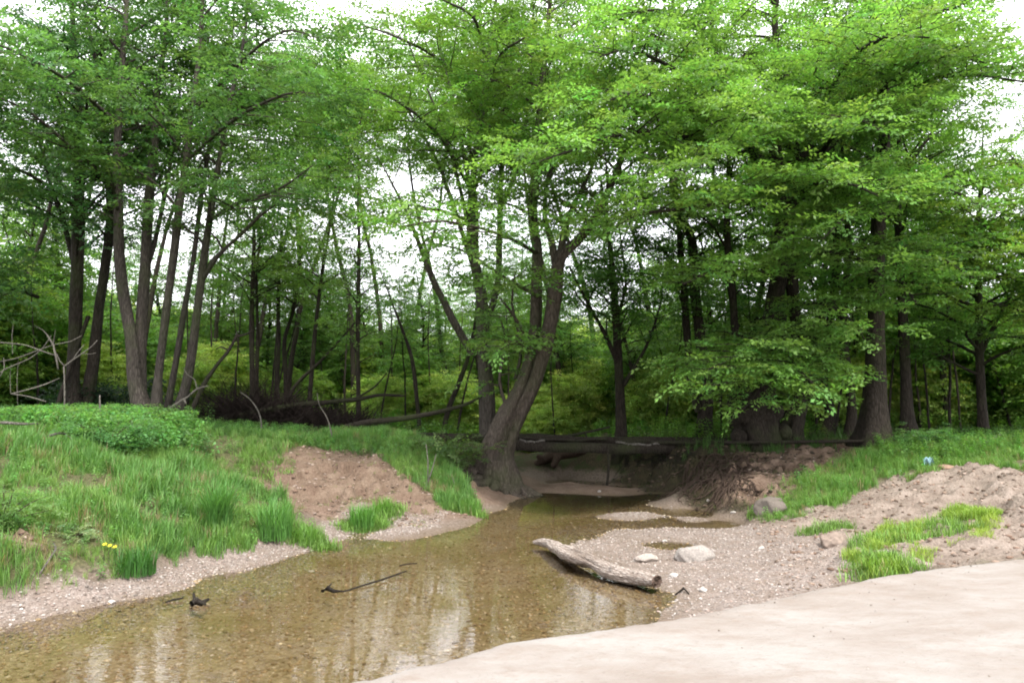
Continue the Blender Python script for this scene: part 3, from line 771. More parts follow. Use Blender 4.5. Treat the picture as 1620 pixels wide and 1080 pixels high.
R3 = np.random.default_rng(44)
cr = Crown(R3, (.115, .24, .035), size=1.0)
make_tree('hornbeam_tree', 'upright tree with a fan of thin limbs, just behind the leaning tree', 'tree',
    [[(772, 690, 20.2, 36), (770, 620, 20.2, 32), (764, 540, 20.2, 29), (763, 480, 20.2, 25), (754, 430, 20.2, 22), (746, 380, 20.2, 19), (746, 320, 20.2, 16), (750, 270, 20.2, 13), (758, 200, 20.2, 11), (770, 120, 20.2, 9), (778, 40, 20.2, 7)],
     [(748, 560, 20.2, 16), (722, 515, 20, 15), (704, 480, 19.9, 14), (684, 440, 19.7, 12), (665, 390, 19.5, 9), (640, 330, 19.2, 6), (615, 280, 19, 4)],
     [(752, 430, 20.2, 12), (735, 380, 20.4, 10), (712, 310, 20.6, 8), (690, 250, 20.8, 6), (655, 190, 21, 4)],
     [(746, 380, 20.2, 10), (728, 300, 20, 8), (705, 215, 19.8, 6), (680, 150, 19.6, 4)],
     [(748, 330, 20.2, 9), (735, 250, 20.5, 7), (722, 180, 20.7, 6), (700, 90, 21, 4)],
     [(766, 520, 20.2, 14), (785, 460, 20.6, 13), (790, 390, 20.8, 12), (792, 300, 21, 10), (800, 200, 21.2, 8), (812, 90, 21.4, 6)],
     [(750, 300, 20.2, 8), (775, 240, 20.3, 7), (795, 180, 20.4, 5), (825, 100, 20.5, 4)],
     [(792, 330, 20.9, 8), (820, 260, 21, 7), (835, 170, 21.2, 6), (845, 60, 21.4, 4)]],
    cr, M_BARK_G, R3, z0=[8.2, 6.5, 8.0, 8.5, 8.5, 8, 8.5, 8.5], top=[17, 9, 12.5, 13.5, 14.5, 16.5, 15.5, 16.5], lmax=2.3, step=.55,
    extra=[[(745, 300, 20, 7), (690, 210, 18, 6), (610, 150, 16.5, 4), (560, 140, 15.5, 2)], [(760, 180, 20, 7), (700, 100, 18, 6), (630, 60, 16.5, 4), (570, 40, 15.5, 2)], [(770, 100, 20, 6), (750, 30, 18, 5), (700, 0, 16.5, 3)],
           [(745, 350, 20, 6), (680, 330, 18, 5), (610, 345, 16.5, 4), (560, 350, 15.6, 2)], [(765, 160, 20, 6), (790, 90, 18, 5), (830, 60, 16.5, 3)]], az_bias=(pi / 2, .35), kw=dict(sub=.36))
cr = Crown(R3, (.08, .20, .03), size=1.0)
make_tree('young_tree', 'slim dark young tree with upswept branches behind the footbridge', 'tree',
    [[(983, 692, 22, 22), (981, 620, 22, 18), (977, 540, 22, 16), (972, 470, 22, 13), (966, 400, 22, 10), (958, 340, 22, 8), (950, 280, 22, 5)],
     [(980, 580, 22, 10), (955, 525, 21.6, 8), (925, 470, 21.2, 6), (900, 420, 21, 4)],
     [(986, 610, 22, 9), (1010, 570, 22, 7), (1030, 530, 22, 5), (1045, 480, 22, 3)], [(978, 500, 22, 8), (990, 450, 22, 6), (985, 400, 22, 4)]],
    cr, M_BARK_D, R3, z0=[3.9, 4.2, 4.0, 5], top=[9, 6.6, 6, 7.5], lmax=2.2, step=.33, kw=dict(sub=.34))

# right-hand group
R4 = np.random.default_rng(57)
cr = Crown(R4, (.075, .19, .03), size=1.0)
make_tree('forked_tree', 'dark tree forking low like a tuning fork, left of the burred tree', 'tree',
    [[(1115, 695, 22, 34), (1117, 640, 22, 30), (1118, 600, 22, 26), (1108, 540, 22, 22), (1100, 460, 22, 20), (1095, 380, 22, 18), (1072, 330, 22, 14), (1060, 260, 22, 10)],
     [(1108, 650, 22, 20), (1095, 610, 22, 17), (1088, 540, 22, 15), (1082, 460, 22, 13), (1075, 370, 22, 11), (1070, 300, 22, 8)]],
    cr, M_BARK_D, R4, z0=[4.4, 5], top=[13, 11], lmax=2.6, step=.42)
cr = Crown(R4, (.135, .275, .045), size=1.0, var=.2)
big = make_tree('burred_tree', 'massive tree with a swollen burred foot on top of the eroded right bank', 'tree',
    [[(1212, 704, 19.8, 76), (1208, 685, 19.8, 72), (1202, 664, 19.8, 78), (1204, 646, 19.8, 66), (1209, 625, 19.8, 46), (1214, 600, 19.8, 42), (1222, 540, 19.8, 36), (1230, 460, 19.8, 32), (1238, 380, 19.8, 32), (1238, 310, 19.8, 30), (1226, 240, 19.8, 22), (1224, 160, 19.8, 18), (1228, 80, 19.8, 14)],
     [(1248, 690, 19.9, 56), (1262, 650, 19.9, 44), (1274, 620, 20, 34), (1278, 580, 20, 30), (1262, 520, 20, 28), (1252, 440, 20, 26), (1246, 360, 20, 24), (1262, 290, 20, 20), (1300, 240, 20, 17), (1350, 195, 20, 14), (1420, 160, 20, 10), (1500, 130, 20, 6)],
     [(1240, 300, 19.8, 20), (1200, 250, 19.5, 16), (1160, 200, 19.2, 13), (1140, 130, 19, 10), (1130, 60, 18.8, 7)],
     [(1262, 290, 20, 15), (1290, 200, 20.2, 12), (1330, 120, 20.4, 9), (1360, 40, 20.5, 7)],
     [(1185, 690, 19.9, 30), (1172, 640, 20, 18), (1165, 560, 20.2, 15), (1160, 470, 20.4, 13), (1150, 380, 20.5, 11), (1152, 280, 20.6, 9)]],
    cr, M_BARK_D, R4, z0=[7, 7.5, 8, 8.5, 6.2], top=[18, 11, 16, 17.5, 13], lmax=3.4, step=.5, flare=1.12, sides=30, wk=.82, rough=.42, lob=.10, az_bias=(pi / 2, .35),
    extra=[# low fan over the bank
        [(1250, 520, 19.8, 10), (1220, 530, 18.2, 8), (1180, 555, 16.6, 6), (1120, 585, 15.6, 3)], [(1240, 500, 19.7, 9), (1240, 540, 17.8, 7), (1260, 580, 16.3, 5), (1300, 620, 15.4, 3)],
        [(1235, 560, 19.6, 8), (1200, 570, 17.6, 6), (1160, 600, 16.3, 5), (1130, 610, 15.5, 3)], [(1240, 550, 19.6, 8), (1225, 580, 17.4, 6), (1210, 620, 16.2, 3)],
        [(1270, 480, 19.8, 8), (1300, 480, 17.8, 6), (1340, 500, 16.5, 4), (1370, 540, 15.8, 2)],
        [(1250, 560, 19.6, 7), (1215, 590, 17.6, 6), (1190, 630, 16.6, 4), (1172, 650, 16.1, 3)], [(1255, 570, 19.6, 6), (1270, 612, 17.6, 5), (1292, 648, 16.6, 3)],
        # mid layers
        [(1240, 440, 19.8, 10), (1190, 430, 18, 8), (1130, 430, 16.4, 5), (1080, 450, 15.6, 3)], [(1245, 400, 19.8, 10), (1300, 400, 18, 8), (1360, 410, 16.3, 6), (1400, 440, 15.4, 3)],
        [(1240, 340, 19.8, 10), (1170, 320, 17.5, 8), (1090, 330, 15.6, 6), (1010, 340, 14.5, 4), (960, 370, 14, 2)],
        [(1200, 250, 19.5, 10), (1100, 220, 17, 8), (1000, 210, 15.2, 6), (900, 240, 14, 4), (840, 260, 13.4, 2)], [(1160, 200, 19.2, 9), (1080, 120, 16.5, 7), (1000, 80, 14.8, 5), (950, 90, 14, 3)],
        [(1150, 180, 19.2, 9), (1080, 170, 16.5, 7), (1010, 150, 14.6, 5), (960, 160, 13.6, 3)], [(1190, 230, 19.4, 9), (1150, 230, 16.6, 7), (1100, 260, 14.4, 5), (1060, 290, 13.2, 3)],
        
        [(1300, 240, 20, 9), (1330, 200, 17, 7), (1360, 190, 14.8, 5), (1400, 210, 13.6, 3)], [(1250, 320, 19.8, 9), (1290, 290, 17, 7), (1340, 290, 14.8, 5), (1390, 310, 13.6, 3)],
        [(1290, 180, 20, 9), (1340, 100, 17, 7), (1400, 60, 14.8, 5), (1470, 60, 13.6, 3)], [(1350, 195, 20, 9), (1420, 120, 17, 7), (1490, 90, 15, 5), (1560, 100, 14, 3)], [(1130, 60, 18.8, 8), (1060, 20, 16.4, 6), (1000, 20, 15, 3)],
        [(1140, 130, 19, 8), (1040, 60, 17, 6), (960, 20, 15.6, 3)]], kw=dict(sub=.34))
# swellings on its foot
gb = Geo()
for (px, py, w) in [(1180, 660, 30), (1222, 652, 36), (1205, 688, 34), (1240, 684, 28), (1170, 690, 24)]:
    b = at(px, py, 19.5); rr = w / 2 / F * 19.5
    th = np.linspace(0, pi, 9)
    P = np.array([b + np.array([0, 0, -rr * cos(t)]) for t in th]); tube(gb, P, rr * np.sin(th) + .005, 12, .35, cap=False)
link('burr', gb.mesh('burr', M_BARK_D, True, big.location), big)

cr = Crown(R4, (.105, .23, .035), size=1.0)
make_tree('tall_trunk_tree', 'thick straight dark trunk on the right bank beside the grass, widest trunk on the right', 'tree',
    [[(1382, 700, 19, 62), (1383, 650, 19, 50), (1385, 590, 19, 40), (1386, 520, 19, 35), (1387, 440, 19, 32), (1390, 340, 19, 28), (1398, 240, 19, 22), (1402, 160, 19, 17), (1404, 80, 19, 13)],
     [(1402, 300, 19, 10), (1430, 270, 18.8, 9), (1452, 240, 18.6, 7), (1490, 190, 18.4, 5)]],
    cr, M_BARK_D, R4, z0=[7, 8], top=[16, 10], lmax=3.2, step=.45, flare=1.35, sides=18,
    extra=[[(1388, 400, 19, 9), (1430, 390, 17, 7), (1490, 410, 15.6, 5), (1540, 440, 14.8, 3)], [(1388, 430, 19, 9), (1420, 440, 17, 7), (1450, 480, 15.6, 4)], [(1392, 330, 19, 9), (1360, 330, 17, 7), (1330, 350, 15.2, 5), (1300, 380, 14.4, 3)],
           [(1395, 300, 19, 9), (1440, 290, 17, 7), (1500, 300, 15.2, 5), (1560, 330, 14, 3)], [(1400, 180, 19, 9), (1460, 130, 17, 7), (1540, 120, 15, 5), (1620, 130, 14, 3)], [(1402, 120, 19, 8), (1440, 40, 17, 6), (1520, 10, 15, 4)],
           [(1398, 220, 19, 8), (1380, 190, 16.5, 6), (1340, 200, 14.8, 4)]])
cr = Crown(R4, (.09, .21, .03), size=1.0)
make_tree('hornbeam_tree', 'dark trunk with a flared foot just right of the thick straight trunk', 'tree',
    [[(1438, 697, 20.5, 40), (1434, 650, 20.5, 26), (1432, 580, 20.5, 20), (1428, 500, 20.5, 18), (1424, 420, 20.5, 16), (1420, 330, 20.5, 13), (1422, 240, 20.5, 10)]],
    cr, M_BARK_D, R4, z0=5.0, top=13, lmax=3.0, step=.4, flare=1.7)
cr = Crown(R4, (.09, .21, .032), size=1.0)
make_tree('hornbeam_tree', 'tree on the far right behind the bleached stick, with long low branches', 'tree',
    [[(1556, 698, 21, 24), (1552, 620, 21, 18), (1549, 540, 21, 16), (1548, 460, 21, 14), (1546, 380, 21, 12), (1552, 300, 21, 9)],
     [(1552, 560, 21, 9), (1580, 500, 20.8, 7), (1610, 450, 20.5, 5), (1640, 400, 20, 4)]],
    cr, M_BARK_D, R4, z0=[3.0, 4], top=[10.3, 7.5], lmax=3.6, step=.3, el=.6)
cr = Crown(R4, (.17, .30, .04), size=1.0)
make_tree('hornbeam_tree', 'bright green boughs entering from the right edge below the white sky gap', 'tree',
    [[(1700, 700, 19, 34), (1690, 600, 19, 28), (1680, 500, 19, 24), (1672, 400, 19, 20), (1665, 320, 19, 15), (1670, 240, 19, 10)]],
    cr, M_BARK_D, R4, z0=3.2, top=8.8, lmax=4.0, step=.27, az_bias=(pi * 1.1, .45))
for (px, w, Y, y1, lab, tp, z0) in [(1308, 20, 21.5, 540, 'dark twisted trunk with a bare hooked side branch, right of the burred tree', 10.5, 5.0), (1344, 18, 21, 520, 'slim dark trunk close to the left of the thick straight trunk', 12, 5.2), (1166, 14, 23, 560, 'thin trunk seen through the gap left of the burred foot', 9, 5.2)]:
    cr = Crown(R4, (.075, .19, .03))
    dx = R4.normal(0, 5, 6)
    make_tree('hornbeam_tree', lab, 'tree', [[(px, 697, Y, w * 1.3), (px + dx[0], 650, Y, w), (px + dx[1], 600, Y, w * .9), (px + dx[2], y1, Y, w * .8), (px + dx[3] * 2, y1 - 100, Y, w * .7), (px + dx[4] * 2, y1 - 220, Y, w * .5)]],
        cr, M_BARK_D, R4, z0=z0, top=tp, lmax=2.3, step=.5)
# slim trees in the middle distance, left of centre
R5 = np.random.default_rng(71)
mids = [([(400, 668, 25, 13), (399, 600, 25, 11), (398, 520, 25, 10), (400, 450, 25, 9), (402, 380, 25, 7), (400, 300, 25, 5)], 'left one of two close thin black trunks rising from the brown brush'),
        ([(408, 668, 25.4, 11), (406, 600, 25.4, 8), (408, 530, 25.4, 7), (406, 450, 25.4, 6), (412, 360, 25.4, 4)], 'thinner right one of two close thin black trunks rising from the brown brush'),
        ([(438, 668, 26, 10), (438, 600, 26, 9), (441, 540, 26, 8), (440, 480, 26, 7), (444, 400, 26, 5)], 'thin sinuous trunk against the white sky gap, second from the brown brush'),
        ([(452, 668, 26.5, 9), (452, 600, 26.5, 9), (450, 540, 26.5, 8), (464, 490, 26.5, 7), (474, 420, 26.5, 6), (476, 360, 26.5, 4)], 'thin trunk bending right above the brown brush, beside the white sky gap'),
        ([(488, 680, 24, 11), (492, 600, 24, 9), (500, 510, 24, 8), (510, 430, 24, 7), (520, 370, 24, 5), (530, 300, 24, 4)], 'slender trunk leaning right, crossed by the long dark fallen limb'),
        ([(568, 684, 23, 12), (567, 620, 23, 10), (566, 540, 23, 9), (567, 460, 23, 9), (568, 380, 23, 7), (566, 320, 23, 5)], 'straight ivy-furred pole of a tree in the middle of the left wood'),
        ([(664, 684, 23.5, 9), (660, 640, 23.5, 8), (652, 570, 23.5, 8), (636, 520, 23.5, 6), (620, 480, 23.5, 4)], 'thin bare stem curving left near the forked tree'),
        ([(700, 684, 25, 12), (712, 640, 25, 11), (728, 600, 25, 10), (742, 560, 25, 8), (750, 520, 25, 6)], 'short dark stem leaning right into the forked tree')]
for k, (st, lab) in enumerate(mids):
    cr = Crown(R5, (.11, .22, .04), temps=SPRAYS_MID, size=.85, dens=.9)
    make_tree('slender_tree', lab, 'tree', [st], cr, M_BARK_D, R5, z0=[5.4, 5.6, 6.3, 5.2, 5.6, 3.4, 6.5, 5.6][k], top=[10, 9, 9, 10, 10, 9.5, 7, 7][k], lmax=[2.2, 1.8, 1.9, 2.1, 2.2, 1.3, 1.7, 2.0][k], step=.36, sides=7, group=None)

# ------------------------------------------------------------------ the wood behind: prototypes, copied
def proto_tree(name, label, cat, r, H, z0, lmax, base, temps, bark, step, size, nst=1, rb=.16, group=None, dens=1.0, el=.7):
    root = empty(name, (0, 0, 0), label, cat, group); cr = Crown(r, base, temps=temps, size=size, dens=dens); gb = Geo()
    for s in range(nst):
        a = r.uniform(0, 6.28); p = [np.array([.1 * s, .1 * s, -.3])]; q = norm(np.array([cos(a) * (.12 if nst > 1 else .03), sin(a) * (.12 if nst > 1 else .03), 1]))
        n = int(H / .5)
        for k in range(n): q = norm(q + np.array([r.normal(0, .05), r.normal(0, .05), .05])); p.append(p[-1] + q * .5)
        P = np.array(p); R = rb * np.linspace(1, .12, len(P)); tube(gb, P, R, 7, .1)
        crown_on_stem(gb, cr, P, R, r, z0, H, lmax, step, el, sub=.5, start=.2, minr=.03)
    link('trunk', gb.mesh('trunk', bark, True), root)
    gl = Geo(); cr.build(gl); link('crown', gl.mesh('crown', M_LEAF), root)
    return root
def copy_tree(root, loc, rot, sc, label=None):
    o = root.copy(); scene.collection.objects.link(o); o.location = loc; o.rotation_euler = (0, 0, rot); o.scale = (sc, sc, sc)
    if label: o['label'] = label
    for ch in root.children:
        cc_ = ch.copy(); scene.collection.objects.link(cc_); cc_.parent = o
    return o
R6 = np.random.default_rng(83)
YG_BACKLIT = (.27, .41, .075)  # leaf colour brightened to stand in for backlight beyond the wood
gB, gT, gY, gP = 'leafy bushes behind the wood edge', 'tall trees farther back in the wood', 'yellow-green bushes lit beyond the wood', 'thin poles of young trees in the wood'
bush = [proto_tree('bush', 'rounded mid-green bush leafy to the ground, back in the wood', 'bush', R6, h, .3, l, cc, SPRAYS_MID, M_BARK_D, .17, 1.0, nst=4, rb=.05, group=gB) for h, l, cc in [(3.6, 1.7, (.14, .27, .04)), (4.6, 1.9, (.11, .24, .035)), (5.4, 2.1, (.16, .29, .04))]]
ybush = [proto_tree('bush', 'yellow-green bush behind the trunks, backlight put into its pale leaf colour', 'bush', R6, h, .3, l, cc, SPRAYS_FAR, M_BARK_D, .22, .8, nst=4, rb=.06, group=gY) for h, l, cc in [(5, 2.3, YG_BACKLIT), (6, 2.6, (.30, .43, .08))]]
tall = [proto_tree('woodland_tree', 'tall dark-trunked tree deep in the wood with a leafy green crown', 'tree', R6, h, z, l, cc, SPRAYS_MID, M_BARK_D, .24, 1.0, rb=.17, group=gT) for h, z, l, cc in [(13, 3.2, 2.9, (.10, .22, .035)), (14.5, 4.0, 3.0, (.12, .25, .038)), (11, 2.2, 3.0, (.115, .24, .035))]]
high = [proto_tree('woodland_tree', 'tall thin woodland tree with a high open crown', 'tree', R6, h, z, l, (.105, .225, .035), SPRAYS_MID, M_BARK_D, .24, .95, rb=.12, group=gT) for h, z, l in [(17, 9.5, 2.8), (16, 10.5, 2.4)]]
pole = [proto_tree('pole_tree', 'thin bare pole of a young tree, leafy only near its top', 'tree', R6, h, z, 1.2, (.08, .18, .026), SPRAYS_MID, M_BARK_D, .55, .8, rb=.055, group=gP) for h, z in [(8.5, 4.8), (7.5, 4.2)]]
used = set()
PLANTED = []
def plant(protos, px, Y, sc):
    k = R6.integers(len(protos)); b = at(px, 640, Y); loc = (b[0], Y, hz1(b[0], Y) - .05); rot = R6.uniform(0, 6.28)
    p = protos[k]
    if p.name in used: PLANTED.append((px, Y, copy_tree(p, loc, rot, sc)))
    else: used.add(p.name); PLANTED.append((px, Y, p)); p.location = loc; p.rotation_euler = (0, 0, rot); p.scale = (sc, sc, sc)
# left edge thicket
for px, Y, s in [(-60, 24, 1.1), (10, 26, 1.15), (70, 28, 1.1), (150, 31, 1.1), (-10, 33, 1.5), (230, 30, .95), (285, 33, 1.1), (340, 31, .9), (60, 36, 1.6), (-90, 30, 1.6), (180, 38, 1.4)]: plant(bush, px, Y, s)
# middle bushes with the backlit glow in their leaf colour, then plain bushes
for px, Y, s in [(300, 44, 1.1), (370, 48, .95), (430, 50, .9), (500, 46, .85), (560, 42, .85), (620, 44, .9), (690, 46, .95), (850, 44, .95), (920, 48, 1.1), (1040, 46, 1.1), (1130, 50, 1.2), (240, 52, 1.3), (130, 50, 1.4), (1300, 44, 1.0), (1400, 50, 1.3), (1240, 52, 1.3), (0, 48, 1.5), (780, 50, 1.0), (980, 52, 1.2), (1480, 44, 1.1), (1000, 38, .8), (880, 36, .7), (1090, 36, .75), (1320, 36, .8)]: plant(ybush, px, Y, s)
for px, Y, s in [(590, 34, .9), (640, 31, .75), (540, 36, .85), (700, 36, .9), (845, 40, .9), (900, 34, .85), (1020, 30, .85), (1060, 34, 1.0), (1150, 31, .9), (960, 33, .9), (1260, 33, 1.0), (1470, 28, 1.0), (1510, 31, 1.1), (1590, 27, 1.05), (1640, 30, 1.2), (1360, 32, .9), (1420, 34, 1.0), (1560, 36, 1.3), (1200, 38, 1.2), (1680, 25, 1.2), (480, 30, .45), (440, 33, .5), (320, 38, 1.25), (400, 42, 1.3), (470, 45, 1.35), (530, 40, 1.2), (590, 42, 1.3), (650, 40, 1.2), (710, 43, 1.3), (790, 42, 1.25), (860, 45, 1.3), (1010, 44, 1.3)]: plant(bush, px, Y, s)
# tall trees behind
for px, Y, s in [(-40, 36, 1.1), (50, 42, 1.2), (20, 30, 1.0), (100, 34, 1.05), (330, 46, .8), (560, 50, .72), (640, 58, .7), (895, 32, .68), (1030, 38, .72), (1010, 28, .6), (1140, 30, .9), (1180, 26, .9), (1290, 28, 1.0), (1330, 34, 1.1), (1460, 30, .85), (1500, 26, .8), (1560, 34, .75), (1620, 28, .8), (1700, 32, .9), (1240, 36, 1.15), (1410, 40, 1.1), (1090, 44, 1.0), (480, 62, .7), (200, 60, 1.0), (730, 60, .8), (860, 60, .8), (960, 62, .85), (1530, 56, .9), (260, 40, .85), (-120, 40, 1.2), (385, 42, .8), (520, 42, .7), (600, 38, .72), (700, 48, .85), (570, 60, .9), (805, 44, .95), (770, 52, .9), (350, 36, .85), (350, 34, .62), (415, 37, .66), (470, 34, .58), (510, 36, .66), (745, 34, .66), (665, 32, .58), (545, 33, .6), (625, 34, .62), (820, 34, .62)]: plant(tall, px, Y, s)
for px, Y, s in [(845, 31, .5), (872, 29, .42), (905, 30, .5), (940, 31, .55), (1030, 28, .5), (1058, 30, .55), (1150, 29, .5), (1292, 29, .55), (1325, 27, .5), (1412, 28, .55), (1480, 27, .5), (1530, 30, .6), (620, 29, .42), (700, 30, .5), (590, 31, .45), (745, 31, .5), (345, 30, .55), (155, 27, .5), (60, 29, .6), (290, 28, .5)]: plant(ybush, px, Y, s)  # nearer bushes, brightness painted into the leaves against the canopy shade
for px, Y, s in [(452, 29, 1.0), (395, 33, 1.15), (480, 36, 1.25), (600, 33, 1.15), (330, 31, 1.0), (700, 38, 1.3), (655, 46, 1.5), (880, 30, 1.1), (950, 33, 1.2), (1030, 31, 1.1), (1170, 28, 1.05), (1300, 27, 1.0), (1350, 31, 1.15), (1475, 29, 1.05), (760, 33, 1.2), (560, 31, 1.1), (230, 28, 1.05), (90, 30, 1.1), (20, 27, 1.0)]: plant(high, px, Y, s)
for px, Y, s in [(370, 28, .9), (392, 32, 1.0), (425, 30, 1.0), (520, 33, 1.0), (598, 27, .8), (618, 30, .9), (640, 28, .8), (685, 30, .85), (725, 31, .8), (880, 28, .75), (925, 30, .8), (1048, 27, .8), (1070, 29, .9), (1140, 26, .8), (1215, 28, .8), (1325, 27, .9), (1365, 30, .9), (1470, 24, .8), (1520, 25, .85), (1600, 25, .8), (60, 24, .8), (180, 27, .9), (300, 27, .9), (340, 30, 1.0), (1290, 24, .9), (1318, 23.5, .8), (1405, 24, .9), (1455, 26, .9), (1500, 23, .9), (1180, 24, .8), (1142, 23, .7), (868, 31, .8), (905, 33, .9), (430, 27, .9), (545, 29, .9), (720, 27, .9), (800, 29, .9)]: plant(pole, px, Y, s)
for p in bush + ybush + tall + high + pole:
    if p.name not in used: plant([p], 1750, 30, 1)

MARKS = [(-60, 'past the left edge'), (40, 'behind the bleached dead branches'), (130, 'behind the pair of dark trunks'), (190, 'behind the near-black shrub'), (245, 'behind the grey trunk clump'), (325, 'behind the black leaning branch'), (403, 'behind the two close black trunks'),
    (445, 'behind the thin sinuous trunk'), (495, 'behind the right-leaning slender trunk'), (567, 'behind the ivy-furred pole'), (645, 'behind the thin left-curving stem'), (715, 'behind the short leaning dark stem'), (775, 'behind the forked tree fan'), (850, 'seen right of the leaning tree'), (915, 'seen above the footbridge middle'),
    (983, 'behind the slim young tree'), (1045, 'right of the slim young tree'), (1110, 'behind the tuning-fork tree'), (1170, 'left of the burred foot'), (1240, 'behind the burred tree'), (1310, 'behind the twisted trunk'), (1384, 'behind the thick straight trunk'), (1436, 'behind the trunk with flared foot'),
    (1500, 'above the grass of the right bank'), (1556, 'behind the far right tree'), (1620, 'at the right edge'), (1700, 'past the right edge')]
KIND = {'leafy bushes behind the wood edge': 'mid-green bush', 'tall trees farther back in the wood': 'tall leafy woodland tree', 'yellow-green bushes lit beyond the wood': 'yellow-green bush', 'thin poles of young trees in the wood': 'thin young pole tree'}
_by = {}
for px, Y, o in PLANTED:
    mk = min(MARKS, key=lambda q: abs(q[0] - px))[1]; _by.setdefault((o['group'], mk), []).append((Y, o))
for (gq, mk), L in _by.items():
    L.sort(key=lambda q: q[0])
    for i, (Y, o) in enumerate(L):
        o['label'] = (('' if len(L) == 1 else ['nearest ', 'second nearest ', 'third nearest ', 'fourth nearest ', 'fifth nearest ', 'sixth nearest ', 'seventh nearest ', 'eighth nearest '][min(i, 7)]) + KIND[gq] + ' ' + mk + (', far back' if Y > 40 and len(L) == 1 else ''))
# trees outside the frame that still shade and mirror: one either side of the creek, cut by the frame
cr = Crown(R6, G_BLUE, temps=SPRAYS_MID)
make_tree('hornbeam_tree', 'dark boughs and leaves reaching in from the left edge of the photo', 'tree', [[(-170, 690, 17, 40), (-165, 560, 17, 34), (-160, 420, 17, 28), (-150, 250, 17, 20), (-150, 100, 17, 12)]], cr, M_BARK_D, R6, z0=3.6, top=14, lmax=3.6, step=.42, az_bias=(0.2, .4))


# ------------------------------------------------------------------ stones, gravel
def tint_mat(name, rough=.85, bs=.5, sc=40, spec=.3, lo=.65, hi=1.3):
    m, n, l, out = mat_new(name)
    a = N(n, 'ShaderNodeAttribute', attribute_name='tint').outputs['Color']
    g = N(n, 'ShaderNodeTexCoord').outputs['Object']
    f = noise(n, l, g, sc, 6, .65)
    c = mix(n, l, 1.0, a, ramp(n, l, f, [(.3, (lo,) * 3), (.7, (hi,) * 3)]), 'MULTIPLY')
    p = N(n, 'ShaderNodeBsdfPrincipled'); l.new(c, p.inputs['Base Color']); p.inputs['Roughness'].default_value = rough
    p.inputs['Specular IOR Level'].default_value = spec
    l.new(bump(n, l, f, bs, .01), p.inputs['Normal']); l.new(p.outputs[0], out.inputs[0])
    return m
M_STONE = tint_mat('stone')
M_PEBBLE = tint_mat('pebble', .8, .2, 60)
M_SOIL = tint_mat('clod', .95, .9, 18, .1)
def ico(sub=0):
    import bmesh
    bm = bmesh.new(); bmesh.ops.create_icosphere(bm, subdivisions=sub, radius=1.0)
    V = np.array([v.co[:] for v in bm.verts]); T = np.array([[v.index for v in f.verts] for f in bm.faces]); bm.free()
    return V, T
def rock_shape(r, sub=4, sharp=.3):
    V, T = ico(sub)
    for k in range(9):                       # shave flat facets
        nn = norm(r.normal(0, 1, 3)); d = V @ nn; lim = r.uniform(.62, .85)
        V = V - np.outer(np.maximum(d - lim, 0) * .85, nn)
    V = V * (1 + sharp * fbm(V[:, 0] * 1.7 + V[:, 2] + 5, V[:, 1] * 1.7 - V[:, 2] * .8 + 9, 4))[:, None]
    V = V * (1 + .26 * fbm(V[:, 0] * 3.3 + V[:, 2] * 2.1, V[:, 1] * 3.3 - V[:, 2] * 1.7, 4))[:, None]
    V = V * (1 + .12 * fbm(V[:, 0] * 7 + V[:, 2] * 5, V[:, 1] * 7 - V[:, 2] * 3, 3))[:, None]
    return V, T
RS = np.random.default_rng(101)
def rock(name, label, px, py, size, col, rot=0, lift=.35, cat='rock', mat=None, group=None, sharp=.3):
    p = hit(px, py); V, T = rock_shape(RS, 4, sharp)
    V = V * np.array(size) / 2; c_, s_ = cos(rot), sin(rot)
    V = np.stack([V[:, 0] * c_ - V[:, 1] * s_, V[:, 0] * s_ + V[:, 1] * c_, V[:, 2]], -1)
    g = Geo(); g.add(V, None, T, col)
    o = link(name, g.mesh(name, mat or M_STONE, True), None, (p[0], p[1], hz1(p[0], p[1]) + size[2] * (lift - .5) + size[2] * .28))
    tag(o, label, cat, group); return o
rock('boulder', 'pale angular boulder with a dark hollow under its front, largest rock on the gravel bar', 1095, 884, (.62, .40, .32), (.26, .235, .21), .25)
rock('rock', 'low rounded pale rock beside the puddle, just left of the angular boulder', 1020, 886, (.36, .26, .17), (.30, .26, .225), 0)
rock('boulder', 'square grey boulder half sunk in grass at the foot of the right bank', 1222, 812, (.72, .5, .5), (.13, .11, .092), .3)
rock('clod', 'clump of dry grey-brown earth on the sandy slope right of the gravel bar', 1318, 862, (.42, .34, .26), (.21, .165, .135), .6, cat='earth clod', mat=M_SOIL, sharp=.8)
for (px, py, s, lab) in [(1066, 912, .14, 'small pale pointed stone right of the log end'), (1160, 811, .12, 'small white stone at the foot of the eroded bank'), (1120, 792, .10, 'tiny pale stone under the tangled roots'),
                         (948, 778, .12, 'light stone at the tip of the brown sand bar behind the pool'), (958, 917, .15, 'white stone tucked against the near side of the log'), (1113, 935, .13, 'pinkish stone near the point of the gravel bar'),
                         (492, 905, .10, 'pale stone in the shallows off the left gravel strip'), (177, 953, .10, 'pale stone with a dark gap beside it on the left gravel strip'), (1052, 857, .11, 'cream stone in the brown puddle behind the rounded rock'), (1205, 868, .12, 'grey stone on the upper gravel bar')]:
    rock('stone', lab, px, py, (s, s * .75, s * .55), (.36, .33, .30), RS.uniform(0, 3), cat='stone')

